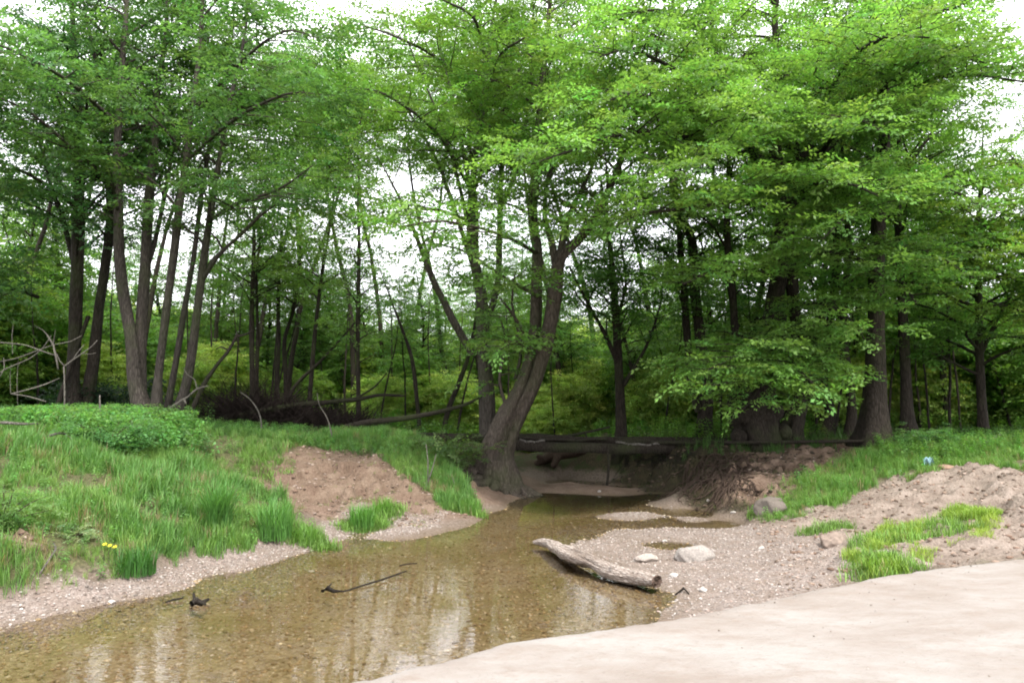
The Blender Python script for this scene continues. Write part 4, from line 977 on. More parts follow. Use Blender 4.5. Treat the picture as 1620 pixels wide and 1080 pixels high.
def scatter(n, zs, thr, r, bbox=None, pad=0, far=24):
    allp = np.vstack(zs) if bbox is None else np.array(bbox)
    lo, hi = allp.min(0) - pad, allp.max(0) + pad
    out = []; tot = 0
    for _ in range(40):
        q = r.uniform(lo, hi, (n * 2, 2)); q = q[~on_slab(q)]
        q = q[zmask(q, zs) > thr + (r.random(len(q)) - .5) * .5] if zs else q
        out.append(q); tot += len(q)
        if tot >= n: break
    return np.vstack(out)[:n]
def pebbles(name, pts, smin, smax, pal, r, sink=.3, power=2.2):
    base = [ico(1)] * 3
    g = Geo(); pal = np.array(pal)
    V0, T0 = ico(1)
    n = len(pts); z = hz(pts[:, 0], pts[:, 1])
    s = smin + (smax - smin) * r.random(n) ** power
    a = r.uniform(0, 6.28, n)
    sc = np.stack([s * r.uniform(.8, 1.4, n), s * r.uniform(.6, 1.0, n), s * r.uniform(.35, .7, n)], -1)
    dv = 1 + r.normal(0, .13, (n, len(V0), 1))
    P = V0[None] * dv * sc[:, None, :]
    ca, sa = np.cos(a)[:, None], np.sin(a)[:, None]
    X = P[..., 0] * ca - P[..., 1] * sa; Yv = P[..., 0] * sa + P[..., 1] * ca
    Zv = P[..., 2] + (z + sc[:, 2] * (1 - 2 * sink) * .6)[:, None]
    P = np.stack([X + pts[:, 0:1], Yv + pts[:, 1:2], Zv], -1).reshape(-1, 3)
    T = (T0[None] + (np.arange(n) * len(V0))[:, None, None]).reshape(-1, 3)
    col = pal[r.integers(0, len(pal), n)] * (1 + r.normal(0, .15, (n, 1)))
    g.add(P, None, T, np.repeat(np.clip(col, .01, .9), len(V0), 0))
    o = link(name, g.mesh(name, M_PEBBLE, True)); tag(o, kind='stuff'); return o
PALG = [(.27, .23, .20), (.24, .195, .165), (.30, .26, .23), (.19, .15, .125), (.26, .20, .17), (.16, .135, .115), (.36, .325, .295)]
RG = np.random.default_rng(12)
tag(pebbles('gravel', np.vstack([scatter(15000, Z_GRAVEL[:1], .4, RG), scatter(17000, Z_GRAVEL[1:], .4, RG)]), .005, .022, PALG, RG, .38, 2.6), 'loose grey and pinkish pebbles covering the gravel strip and gravel bar', 'gravel')
bedp = RG.uniform([-7, 4.4], [3.2, 17.5], (70000, 2)); bedp = bedp[~on_slab(bedp)]
hb = hz(bedp[:, 0], bedp[:, 1]); bedp = bedp[(hb < .0) & (hb > -.4)][:26000]
tag(pebbles('creek_pebbles', bedp, .007, .032, [(.27, .20, .11), (.21, .15, .08), (.31, .25, .16), (.17, .12, .06), (.26, .19, .10), (.36, .31, .22)], RG, .4, 2.6), 'golden brown pebbles lying on the bed under the shallow clear water', 'pebbles')
tag(pebbles('earth_crumbs', np.vstack([scatter(4000, Z_SAND, .5, RG), scatter(1600, Z_EARTH[:1], .5, RG), scatter(700, Z_EARTH[3:], .5, RG), scatter(150, Z_EARTH[1:2], .5, RG)]), .008, .05, [(.22, .16, .12), (.16, .105, .075), (.27, .21, .17), (.10, .07, .05)], RG, .3, 3), 'crumbs of dry earth and small stones on the bare banks', 'earth')

# ------------------------------------------------------------------ grass
def blade_template(r, n=15, h=.36, w=.011, spread=.09, lean=.5):
    V = []
    for k in range(n):
        a = r.uniform(0, 6.28); b = r.uniform(0, 6.28); p0 = np.array([cos(b), sin(b), 0]) * spread * r.random() ** .5
        L = h * r.uniform(.55, 1.15); le = lean * r.uniform(.2, 1.2); sd = np.array([-sin(a), cos(a), 0])
        f = np.array([cos(a), sin(a), 0])
        row = []
        for t, ww in ((0, .8), (.38, 1), (.72, .75), (1, .08)):
            c_ = p0 + f * L * le * t ** 2 + np.array([0, 0, L * (t - .28 * le * t * t)])
            row += [c_ - sd * w * ww / 2, c_ + sd * w * ww / 2]
        V.append(row)
    return np.array(V).reshape(-1, 3)
def place_blades(g, pts, z, scale, az, cols, temps, r):
    which = r.integers(0, len(temps), len(pts))
    for t in range(len(temps)):
        k = np.nonzero(which == t)[0]
        if not len(k): continue
        T = temps[t]; m = len(T); s = scale[k][:, None]; ca, sa = np.cos(az[k])[:, None], np.sin(az[k])[:, None]
        X = (T[None, :, 0] * ca - T[None, :, 1] * sa) * s; Yv = (T[None, :, 0] * sa + T[None, :, 1] * ca) * s; Zv = T[None, :, 2] * s - .03
        P = np.stack([X + pts[k][:, 0:1], Yv + pts[k][:, 1:2], Zv + z[k][:, None]], -1).reshape(-1, 3)
        nb = len(k) * m // 8; b = (np.arange(nb) * 8)[:, None, None]
        Qb = (np.array([[0, 1, 3, 2], [2, 3, 5, 4], [4, 5, 7, 6]])[None] + b).reshape(-1, 4)
        cc_ = np.repeat(cols[k][:, None, :] * (1 + r.normal(0, .18, (len(k), m // 8, 1))), 8, axis=1).reshape(-1, 3)
        g.add(P, Qb, None, np.clip(cc_, .01, 1))
RB = np.random.default_rng(9)
BT = [blade_template(RB) for _ in range(8)]
BT_S = [blade_template(RB, 18, .15, .008, .10, .6) for _ in range(5)]
def grass(name, label, zs, n, hmin, hmax, c0, c1, temps, thr=.5, patch=1.0, cat='grass'):
    pts = scatter(n, zs, thr, RB); f = fbm(pts[:, 0] * .9 + 3, pts[:, 1] * .9, 3) * 2.2 + .5
    keep = (fbm(pts[:, 0] * 1.7 + 40, pts[:, 1] * 1.7, 3) > -.13 + RB.normal(0, .04, len(pts))); keep &= zmask(pts, Z_EARTH[1:2]) < .5; pts, f = pts[keep], f[keep]
    f = np.clip(f, 0, 1); s = (hmin + (hmax - hmin) * f) * RB.uniform(.5, 1.2, len(pts)) * (1 + .5 * fbm(pts[:, 0] * 4, pts[:, 1] * 4, 2))
    m = np.clip(f + RB.normal(0, .25, len(pts)), 0, 1)[:, None]; col = np.array(c0) * (1 - m) + np.array(c1) * m
    dry = RB.random(len(pts)) < .04 + .30 * np.clip((fbm(pts[:, 0] * 1.3 + 60, pts[:, 1] * 1.3, 3) - .12) * 6, 0, 1); col[dry] = (.27, .22, .12)
    g = Geo(); place_blades(g, pts, hz(pts[:, 0], pts[:, 1]), s, RB.uniform(0, 6.28, len(pts)), col, temps, RB)
    return tag(link(name, g.mesh(name, M_GRASS)), label, cat, kind='stuff')
grass('grass', 'long soft green grass covering the left bank above the gravel strip', Z_GRASSL, 27000, .38, 1.0, (.19, .31, .075), (.115, .25, .065), BT)
grass('grass', 'green grass on the right bank between the eroded wall and the sandy slope', Z_GRASSR, 12500, .45, .9, (.17, .30, .065), (.11, .245, .05), BT)
grass('grass', 'small patch of short yellow-green grass on the sandy slope by the slab', Z_GRASSR2, 3800, .55, 1.15, (.27, .36, .06), (.20, .32, .055), BT_S)
def ring(px, py, rx, ry, n):
    c_ = hit(px, py); a = RB.uniform(0, 6.28, n); u = RB.random(n) ** .6; return np.stack([c_[0] + np.cos(a) * u * rx, c_[1] + np.sin(a) * u * ry], -1)
fr = np.vstack([ring(572, 836, .5, .35, 130), ring(606, 815, .4, .3, 90), ring(478, 852, .6, .35, 150), ring(345, 845, .5, .4, 120), ring(735, 808, .5, .3, 110), ring(1395, 900, .4, .4, 110), ring(1310, 838, .4, .3, 60), ring(1440, 850, .9, .5, 160), ring(420, 735, .6, .5, 90)])
g = Geo(); place_blades(g, fr, hz(fr[:, 0], fr[:, 1]), RB.uniform(.4, 1.5, len(fr)), RB.uniform(0, 6.28, len(fr)), np.array((.15, .27, .06)) * RB.uniform(.6, 1.4, (len(fr), 1)), BT_S, RB)
tag(link('sparse_grass', g.mesh('sparse_grass', M_GRASS)), 'thin short grass fringing the lone tufts at the edge of gravel and bare earth', 'grass', kind='stuff')
# thin scatter at the edges and on the bare mound
grass('sparse_grass', 'thin dry grass scattered over the bare earth mound', Z_EARTH[:1], 260, .3, .7, (.26, .25, .10), (.14, .2, .05), BT_S, .2)
FLR = [np.array([[-14, 18], [14, 19], [22, 40], [-22, 40]])]
def floor_ok(q): return hz(q[:, 0], q[:, 1]) > .75
pts = RB.uniform([-15, 18.5], [17, 36], (9000, 2)); pts = pts[floor_ok(pts) & (fbm(pts[:, 0] * .5, pts[:, 1] * .5, 3) > -.02)]
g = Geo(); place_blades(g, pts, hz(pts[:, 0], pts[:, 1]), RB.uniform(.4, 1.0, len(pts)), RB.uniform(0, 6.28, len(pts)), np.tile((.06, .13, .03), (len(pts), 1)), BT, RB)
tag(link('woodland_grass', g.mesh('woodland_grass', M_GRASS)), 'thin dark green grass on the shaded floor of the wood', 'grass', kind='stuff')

def tuft(px, py, label, h, n, spread, col):
    p = hit(px, py); T = blade_template(RB, n, h, .012, spread, .55); g = Geo()
    place_blades(g, np.zeros((1, 2)), np.zeros(1), np.ones(1), np.zeros(1), np.array([col]), [T], RB)
    tag(link('grass_tuft', g.mesh('grass_tuft', M_GRASS), None, (p[0], p[1], hz1(p[0], p[1]))), label, 'grass tuft')
tuft(345, 838, 'tall fountain-shaped grass tuft standing alone on the left bank, left of the mound', .78, 420, .16, (.10, .24, .06))
tuft(435, 850, 'broad drooping grass tuft at the gravel edge below the bare mound', .62, 420, .26, (.11, .26, .06))
tuft(478, 856, 'short bright grass tuft at the right end of the left bank grass', .34, 260, .2, (.15, .30, .06))
tuft(572, 838, 'grass tuft in front of the bare mound at the waterline', .50, 420, .2, (.12, .28, .06))
tuft(606, 812, 'smaller leaning grass tuft right behind the waterline tuft', .36, 240, .17, (.14, .29, .05))
tuft(215, 905, 'dark rounded grass tuft overhanging the left gravel strip', .36, 300, .22, (.06, .17, .035))
tuft(735, 808, 'bright grass tuft at the toe of the mound near the old tree', .30, 260, .25, (.12, .27, .045))
tuft(1395, 905, 'lime green grass tuft at the edge of the pale slab', .20, 300, .16, (.18, .31, .045))

# leafy herbs
def herb_template(r, h=.5, nodes=6, leaf=.085):
    V = []
    w = .006
    bx, by = r.normal(0, .12, 2)
    for k in range(3):
        a = k * 2.1; s = np.array([cos(a), sin(a), 0]) * w
        V.append([-s, s, np.array([bx, by, h]) + s * .4, np.array([bx, by, h]) - s * .4])
    for k in range(nodes):
        t = .2 + .8 * (k + .5) / nodes; p = np.array([bx * t, by * t, h * t]); L = leaf * (1.15 - .55 * abs(t - .55) * 1.6)
        for q in range(4 if k else 2):
            a = q * pi / 2 + (k % 2) * pi / 4 + r.normal(0, .3); el = r.uniform(-.35, .3); f = np.array([cos(a) * cos(el), sin(a) * cos(el), sin(el)])
            sd = np.array([-sin(a), cos(a), r.normal(0, .3)]); b = p + f * .03
            V.append([b, b + f * L * .45 + sd * L * .3, b + f * L + np.array([0, 0, -.02]), b + f * L * .45 - sd * L * .3])
    return np.array(V).reshape(-1, 3)
HT = [herb_template(RB) for _ in range(7)]
def herbs(name, label, pts, smin, smax, col, cat='undergrowth'):
    g = Geo(); n = len(pts); pos = np.stack([pts[:, 0], pts[:, 1], hz(pts[:, 0], pts[:, 1]) - .02], -1)
    cols = np.array(col) * (1 + RB.normal(0, .2, (n, 1))) * (1 + RB.normal(0, .1, (n, 3)))
    put_sprays(g, pos, RB.uniform(0, 6.28, n), RB.uniform(smin, smax, n), np.zeros(n), cols, HT, RB, .1)
    return tag(link(name, g.mesh(name, M_LEAF)), label, cat, kind='stuff')
def strip(n, px0, px1, Y0, Y1):
    px = RB.uniform(px0, px1, n); Y = RB.uniform(Y0, Y1, n); return np.stack([(px - 810) / F * Y / .9964, Y], -1)
pts = strip(3300, -90, 400, 13.6, 19.2); _px = 810 + F * pts[:, 0] / pts[:, 1]; k = fbm(pts[:, 0] * .8, pts[:, 1] * .8, 3) * 1.6 + .62 - np.clip((_px - 215) / 170, 0, 1) - np.clip((14.9 - pts[:, 1]) / 1.3, 0, 1) * .8 > RB.random(len(pts)) * .5
herbs('nettles', 'waist-high bluish green nettles along the top of the left bank before the trunks', pts[k], .7, 1.25, (.13, .27, .08))
herbs('low_herbs', 'low leafy herbs edging the grass between the left trunks and the footbridge', strip(1100, 290, 640, 17.6, 20.5), .3, .65, (.13, .27, .08))
pts = scatter(1500, Z_GRASSL, .5, RB); herbs('bank_herbs', 'small broad-leaved weeds mixed through the grass of the left bank', pts, .25, .6, (.14, .27, .08))
pts = scatter(700, Z_GRASSR, .5, RB); herbs('bank_herbs', 'small broad-leaved weeds mixed through the grass of the right bank', pts, .3, .65, (.13, .27, .07))
herbs('low_herbs', 'leafy weeds along the top of the right bank before the wood', strip(380, 1385, 1640, 16.3, 19.5), .4, .9, (.12, .25, .06))
pts = RB.uniform([-16, 20], [18, 40], (5200, 2)); pts = pts[floor_ok(pts) & (fbm(pts[:, 0] * .35 + 5, pts[:, 1] * .35, 3) > -.08)]
pxx = 810 + F * pts[:, 0] / pts[:, 1]; pts = pts[~((pxx > 335) & (pxx < 590) & (pts[:, 1] < 29))]
herbs('forest_floor_plants', 'knee-high green plants spread over the floor of the wood', pts, .6, 1.5, (.12, .24, .045))

def leafy_dome(name, label, px, py, rx, rz, n, col, cat, size=.55, temps=SPRAYS, Y=None):
    p = hit(px, py) if Y is None else np.array([(px - 810) / F * Y, Y, 0]); z0 = hz1(p[0], p[1]); root = empty(name, (p[0], p[1], z0), label, cat)
    r = RB; gb, gl = Geo(), Geo(); cr = Crown(r, col, size=size, temps=temps)
    for k in range(n):
        a = r.uniform(0, 6.28); e = r.uniform(.25, 1.45); L = r.uniform(.7, 1.05)
        P, R = grow((0, 0, 0), (cos(a) * cos(e), sin(a) * cos(e), sin(e)), (rx * cos(e) + rz * sin(e)) * L, .012, r, level_el=0, bend=.12, n=6)
        tube(gb, P, R, 4, 0, cap=False)
        for q in range(1, 7):
            for _ in range(2): cr.put(P[q] + r.normal(0, .05, 3), a + r.normal(0, .9), -.1, 1.0)
    cr.build(gl); link('stem', gb.mesh('stem', M_TWIG, True), root); link('foliage', gl.mesh('foliage', M_LEAF), root)
leafy_dome('bramble_bush', 'dark arching bramble bush at the top of the left bank, right of the nettles', 172, 712, .8, .5, 30, (.09, .22, .045), 'bush')
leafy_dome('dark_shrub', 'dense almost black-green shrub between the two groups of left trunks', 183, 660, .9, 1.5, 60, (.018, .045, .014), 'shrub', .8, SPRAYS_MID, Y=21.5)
leafy_dome('willow_shoots', 'low silvery leafed shoots hanging over the bank left of the leaning tree', 715, 735, .9, .7, 22, (.09, .16, .035), 'shrub', .5, Y=17.6)
leafy_dome('leafy_weed', 'leafy weed clump at the left edge of the photo above the bare earth patch', 8, 830, .42, .5, 18, (.13, .25, .05), 'weed', .34)
leafy_dome('pale_weed', 'single pale silvery-leaved weed in the grass of the lower left bank', 120, 848, .16, .22, 8, (.26, .36, .13), 'weed', .22)
leafy_dome('low_shrub', 'low green shrub on the right bank top behind the blue scrap', 1462, 712, .8, .45, 26, (.08, .19, .04), 'shrub', .5)

# yellow flowers
for k, (px, py) in enumerate([(163, 893), (171, 895), (179, 897)]):
    p = hit(px, py); root = empty('flower', p, ['yellow flower at the left of three in the grass above the gravel', 'middle one of the three yellow flowers above the gravel', 'yellow flower at the right of three in the grass above the gravel'][k], 'flower', 'yellow flowers in the left bank grass')
    g = Geo(); tube(g, np.array([[0, 0, 0], [.01, 0, .12], [.02, -.01, .24]]), np.array([.004, .003, .003]), 4, 0, (.06, .14, .03)); link('stem', g.mesh('stem', M_GRASS, True), root)
    g = Geo(); V = [[.02, -.01, .25]]; T = []
    for q in range(12):
        a = q * pi / 6; rr = .035 if q % 2 else .016; V.append([.02 + rr * cos(a), -.01 + rr * sin(a) * .8 - .01, .25 + rr * sin(a) * .5])
    T = [[0, q + 1, (q + 1) % 12 + 1] for q in range(12)]; g.add(np.array(V), None, np.array(T), (.85, .68, .04)); link('petals', g.mesh('petals', M_GRASS), root)

# ------------------------------------------------------------------ wood lying about
def wood(name, label, cat, traces, mat, sides=8, rough=.15, group=None, k=None):
    """traces: lists of (px, py, Y, width px); one mesh"""
    g = Geo(); o0 = at(*traces[0][0][:3])
    for t in traces:
        P, R = trace(t, .12); tube(g, P, R * (k or (.6 if mat is M_DEAD else .85)), sides, rough)
    return tag(link(name, g.mesh(name, mat, True, o0), None, o0), label, cat, group)
def ground_wood(name, label, cat, traces, mat, sides=8, rough=.15, lift=.6, water=False):
    """traces lie on the ground: (px, py, width px, raise m)"""
    g = Geo(); o0 = None
    for t in traces:
        P = []; R = []
        for px, py, w, up in t:
            p = hit(px, py, water=water); r_ = w / 2 / F * p[1] * .7; h = max(hz1(p[0], p[1]), 0 if water else -9); P.append([p[0], p[1], h + r_ * lift + up]); R.append(r_)
        if o0 is None: o0 = np.array(P[0])
        P, R = resample(np.array(P), np.array(R), .08); tube(g, P, R, sides, rough)
    return tag(link(name, g.mesh(name, mat, True, o0), None, o0), label, cat)

wood('dead_branch', 'tangle of bleached leafless dead branches sticking out over the nettles on the left', 'dead branch', [
    [(18, 623, 15, 5), (48, 615, 15, 5), (71, 608, 15.1, 5), (94, 598, 15.3, 3)], [(20, 623, 15, 4), (45, 627, 15, 4), (73, 635, 15, 4)],
    [(-8, 541, 15, 4), (18, 543, 15, 4), (41, 546, 15, 4), (69, 556, 15, 4), (88, 562, 15, 3)], [(-2, 590, 15, 4), (12, 582, 15, 4), (47, 567, 15, 4), (67, 551, 15, 3), (81, 531, 15, 2)],
    [(-6, 573, 15.2, 3), (28, 566, 15.2, 4), (60, 554, 15.2, 4), (86, 545, 15.2, 4), (112, 540, 15.2, 3), (129, 531, 15.3, 2)],
    [(75, 530, 15.1, 5), (84, 545, 15.1, 7), (88, 562, 15.1, 7), (92, 584, 15.1, 6)], [(102, 655, 15, 5), (102, 610, 15, 5), (101, 580, 15, 5)],
    [(101, 580, 15, 5), (114, 570, 15, 5), (130, 559, 15, 4), (145, 548, 15, 3), (154, 538, 15, 2)], [(114, 570, 15, 3), (124, 556, 15, 3), (133, 545, 15, 2)], [(101, 578, 15, 3), (94, 570, 15, 3), (90, 560, 15, 2)],
    [(130, 559, 15, 3), (142, 560, 15, 2), (152, 558, 15, 2)], [(6, 566, 15, 3), (7, 582, 15, 3), (-3, 600, 15, 4)], [(20, 560, 15.3, 2), (19, 530, 15.3, 2), (21, 512, 15.3, 1)], [(17, 622, 15.1, 2), (16, 595, 15.1, 2), (18, 575, 15.1, 1)],
    [(28, 640, 15.1, 2), (27, 600, 15.1, 2), (29, 570, 15.1, 1)], [(84, 545, 15.1, 3), (86, 532, 15.1, 2), (88, 520, 15.1, 1)], [(75, 530, 15.1, 3), (68, 522, 15.1, 2), (55, 515, 15.1, 1)]], M_DEAD, 6, .1, k=.45)
wood('bent_branch', 'bleached bent branch rising from the grass at the foot of the grey trunk clump', 'branch', [[(254, 676, 17.4, 6), (261, 657, 17.4, 6), (268, 646, 17.4, 6), (285, 635, 17.4, 6), (298, 627, 17.4, 5), (312, 615, 17.4, 5), (330, 610, 17.4, 3)], [(285, 635, 17.4, 7), (291, 631, 17.4, 7), (294, 638, 17.3, 4)], [(312, 615, 17.4, 3), (308, 600, 17.4, 3), (296, 592, 17.4, 2), (290, 581, 17.4, 1)]], M_DEAD, 6)
wood('leaning_branch', 'black bare branch leaning up to the right beside the grey trunk clump', 'branch', [[(296, 668, 18, 8), (312, 630, 18, 9), (325, 603, 18, 9), (345, 575, 18, 7), (362, 554, 18, 6), (376, 528, 18, 5)], [(362, 554, 18, 4), (350, 548, 18, 3), (342, 552, 18, 2)], [(376, 532, 18, 5), (386, 530, 18, 3), (400, 522, 18, 2)]], M_DARKWOOD, 7)
wood('fallen_limb', 'long dark fallen limb slanting up behind the grass, upper of two', 'fallen limb', [[(336, 664, 21.5, 10), (380, 657, 21.5, 11), (420, 649, 21.6, 11), (470, 641, 21.8, 10), (520, 636, 22, 9), (568, 631, 22.2, 8), (600, 625, 22.4, 6), (640, 626, 22.6, 4)], [(560, 632, 22.2, 4), (592, 612, 22.2, 3), (612, 590, 22.2, 2)]], M_DARKWOOD, 9)
wood('fallen_limb', 'dark curved fallen limb reaching from the grass to the leaning tree, lower of two', 'fallen limb', [[(545, 676, 20.6, 11), (580, 668, 20.6, 12), (620, 664, 20.5, 11), (660, 658, 20.4, 9), (700, 650, 20.2, 8), (735, 640, 20, 6), (760, 628, 20, 4)]], M_DARKWOOD, 9)
wood('forked_branch', 'dark branch rising to the right behind the fallen limbs, between thin trunks', 'branch', [[(452, 642, 23.5, 8), (462, 618, 23.5, 7), (476, 600, 23.5, 7), (492, 585, 23.5, 6), (512, 566, 23.5, 5), (540, 535, 23.5, 4), (562, 510, 23.5, 3)]], M_DARKWOOD, 7)
wood('arched_twig', 'thin arched grey twig standing in front of the brown brush', 'twig', [[(414, 688, 18.5, 4), (412, 660, 18.5, 4), (404, 642, 18.5, 3), (392, 628, 18.5, 3), (380, 620, 18.5, 2)]], M_DEAD, 5)
wood('arched_twig', 'thin pale twig leaning in front of the lower fallen limb', 'twig', [[(526, 692, 18.5, 4), (518, 662, 18.5, 3), (505, 640, 18.5, 2), (502, 622, 18.5, 2)]], M_DEAD, 5)
wood('stump_twig', 'short pale broken stem standing up from the nettles before the dark shrub', 'twig', [[(159, 660, 15.6, 4), (158, 640, 15.6, 4), (158, 625, 15.6, 3)]], M_DEAD, 5)
ground_wood('white_stick', 'straight bleached stick lying in the nettles at the left edge', 'stick', [[(-20, 697, 7, .30), (10, 696, 7, .28), (34, 695, 6, .26), (60, 693, 3, .25)]], M_DEAD)
ground_wood('white_stick', 'pale stick lying in the grass below the nettles', 'stick', [[(75, 712, 6, .22), (98, 709, 5, .24), (122, 718, 3, .18)]], M_DEAD)
ground_wood('pale_twig', 'short forked pale twig in the grass between bramble and mound', 'twig', [[(252, 716, 4, .2), (264, 711, 4, .22), (278, 706, 3, .24)], [(255, 715, 3, .2), (250, 710, 3, .24)]], M_DEAD)
ground_wood('bleached_stick', 'bleached stick leaning out of the grass at the end of the right bank', 'stick', [[(1548, 712, 5, .05), (1566, 706, 6, .12), (1585, 700, 6, .2)]], M_DEAD)
ground_wood('curved_stick', 'curved dry stick below the bare earth patch at the lower left', 'stick', [[(62, 918, 3, .05), (75, 903, 4, .08), (87, 888, 4, .10), (84, 872, 5, .08)]], M_DEAD)
ground_wood('water_stick', 'thin dark stick with a knobbly end lying in the shallow water', 'stick', [[(510, 938, 8, .01), (518, 935, 11, .02), (528, 938, 8, .01), (545, 936, 4, .0), (570, 929, 4, .01), (605, 920, 4, .02), (628, 913, 4, .03), (643, 910, 3, .05)], [(518, 935, 5, .03), (524, 932, 3, .06)]], M_DARKWOOD, water=True)
ground_wood('water_stick', 'short faint stick just breaking the water behind the long thin stick', 'stick', [[(632, 895, 3, .0), (645, 892, 3, .0), (660, 891, 2, .0)]], M_DARKWOOD, water=True)
ground_wood('wood_debris', 'black knot of waterlogged wood at the edge of the left gravel strip', 'driftwood', [[(303, 958, 13, .0), (310, 955, 17, .01), (319, 957, 12, .0), (330, 953, 6, .03)], [(308, 956, 8, .02), (306, 950, 5, .07)], [(316, 957, 8, .02), (325, 960, 5, .02)], [(262, 953, 4, .0), (275, 951, 5, .01), (290, 949, 4, .02)]], M_DARKWOOD, water=True)
ground_wood('small_driftwood', 'small dark stick on the gravel right of the log', 'stick', [[(1068, 942, 4, .0), (1082, 936, 6, .03), (1090, 940, 3, .0)]], M_DARKWOOD)
for k, (a, b, lab) in enumerate([((672, 770), (690, 718), 'pale dry stalk leaning left on the grassy side of the mound'), ((676, 760), (674, 702), 'upright dry stalk on the grassy side of the mound'), ((722, 740), (695, 718), 'pale twig slanting over the shaded bank before the leaning tree'), ((718, 776), (716, 755), 'short pale peg of wood at the foot of the shaded bank')]):
    p = hit(*a); Y = p[1]; wood('dry_stalk', lab, 'stalk', [[(a[0], a[1] + 3, Y, 4), ((a[0] + b[0]) / 2 + 2, (a[1] + b[1]) / 2, Y, 3.4), (b[0], b[1], Y + .1, 2)]], M_DEAD, 5)

# driftwood log
def drift_log():
    pts = [(845, 858, .03, .05), (862, 860, .085, .07), (880, 867, .13, .10), (905, 876, .14, .12), (935, 890, .135, .12), (965, 903, .125, .12), (995, 910, .12, .12), (1022, 916, .125, .12), (1036, 920, .12, .11)]
    P = []; R = []
    for px, py, r_, z in pts: P.append(gp(px, py, z)); R.append(r_ * .8)
    P = np.array(P); root = empty('driftwood_log', P[3], 'weathered pinkish grey log with a broken end lying at the edge of the gravel bar', 'log')
    P, R = resample(P, R, .035); s = np.linspace(0, 1, len(P))
    R = R * (1 + .13 * np.sin(s * 15 + 1) + .08 * np.sin(s * 37)); P = P + np.stack([.03 * np.sin(s * 9), 0 * s, .02 * np.sin(s * 13)], -1); g = Geo(); tube(g, P, R, 36, .34, cap=False)
    i = int(.80 * len(P)); tube(g, np.array([P[i], P[i] + np.array([-.02, -.05, .13])]), np.array([.06, .045]), 10, .2)
    link('log', g.mesh('log', M_DRIFT, True, root.location), root)
    # ragged hollow end
    T = norm(P[-1] - P[-4]); A = norm(np.cross(T, [0, 0, 1])); B = np.cross(A, T); V = []; n = 36; rings = [(1.0, 0), (.97, .03), (.8, .01), (.72, -.03), (.5, .015), (.34, -.02), (.2, -.05), (.02, -.06)]
    for q, (f, d) in enumerate(rings):
        for k in range(n):
            a = 2 * pi * k / n; rr = R[-1] * f * (1 + .1 * fbm(np.array([k * .7]), np.array([q * .1]), 2)[0]); V.append(P[-1] + (A * cos(a) + B * sin(a)) * rr + T * (d + RB.normal(0, .008) * (q > 0)))
    Q = [[q * n + k, q * n + (k + 1) % n, (q + 1) * n + (k + 1) % n, (q + 1) * n + k] for q in range(len(rings) - 1) for k in range(n)]
    g = Geo(); g.add(np.array(V), np.array(Q)); link('cut_end', g.mesh('cut_end', bark_mat('broken_wood', (.10, .065, .048), (.30, .22, .175), moss=(.08, .055, .04), mossamt=.4, sc=4), False, root.location), root)
drift_log()
bpy.data.objects['driftwood_log'].scale = (1, 1, .82)

# footbridge of beams over the creek
root = empty('footbridge', at(900, 700, 20.3), 'dark plank footbridge of long straight beams lying low across the creek behind the leaning tree', 'footbridge')
def board(name, a, b, w, h, mat):
    import bmesh
    a = np.array(a); b = np.array(b); n = 24; T = norm(b - a); S = norm(np.cross(T, [0, 0, 1])); U = np.cross(S, T); V = []; Q = []
    for k in range(n + 1):
        c_ = a + (b - a) * k / n + U * .02 * sin(k * .7) * .6 - U * .05 * sin(pi * k / n); j = RB.normal(0, .004, 4)
        V += [c_ - S * (w / 2 + j[0]) - U * h / 2, c_ + S * (w / 2 + j[1]) - U * h / 2, c_ + S * (w / 2 + j[1]) + U * (h / 2 + j[2]), c_ - S * (w / 2 + j[0]) + U * (h / 2 + j[3])]
    for k in range(n):
        for q in range(4): Q.append([4 * k + q, 4 * k + (q + 1) % 4, 4 * k + 4 + (q + 1) % 4, 4 * k + 4 + q])
    V = np.array(V); Q.append([0, 3, 2, 1]); Q.append([4 * n, 4 * n + 1, 4 * n + 2, 4 * n + 3])
    g = Geo(); g.add(V, np.array(Q)); return link(name, g.mesh(name, mat, False, root.location), root)
board('beam', at(425, 683, 20.9), at(1190, 700, 20.4), .26, .24, M_DARKWOOD)
board('beam', at(780, 702, 20.0), at(1085, 709, 20.0), .24, .26, M_DARKWOOD)
board('deck_board', at(815, 691.5, 20.35), at(960, 694, 20.35), .34, .045, M_DARKWOOD)
board('deck_board', at(975, 699, 20.0), at(1048, 700.5, 20.0), .25, .045, M_LIT_PLANK)  # pale colour paints a lit stretch of the beam top
board('deck_board', at(822, 695, 20.0), at(862, 696, 20.0), .25, .045, M_LIT_PLANK)  # second lit stretch of the beam, painted as a pale board
g = Geo(); P, R = trace([(961, 705, 19.85, 4), (963, 735, 19.85, 4), (960, 775, 19.85, 4)]); tube(g, P, R, 7, .15); link('post', g.mesh('post', M_DARKWOOD, True, root.location), root)
wood('fallen_pole', 'long thin straight pole lying along the top of the right bank under the trees', 'pole', [[(1030, 700, 20.0, 7), (1120, 700, 19.4, 7), (1240, 699, 18.9, 7), (1385, 697, 18.6, 6)]], M_DARKWOOD, 8, .05)
wood('bank_log', 'dark gnarled log jammed against the mossy bank beneath the footbridge', 'log', [[(845, 738, 23, 14), (862, 726, 22.8, 22), (882, 718, 22.6, 26), (905, 716, 22.4, 20), (925, 712, 22.2, 12)], [(862, 728, 22.6, 14), (850, 720, 22.5, 8)], [(885, 722, 22.4, 14), (875, 738, 22.2, 8)]], M_TWIG, 12, .5)
wood('fallen_branch', 'dark branch lying above the footbridge right of the leaning tree', 'branch', [[(812, 688, 20.9, 5), (850, 688, 20.9, 7), (890, 690, 20.9, 6), (930, 683, 21, 5), (965, 675, 21, 3)], [(925, 684, 21, 4), (932, 700, 21, 3)]], M_DARKWOOD, 6)

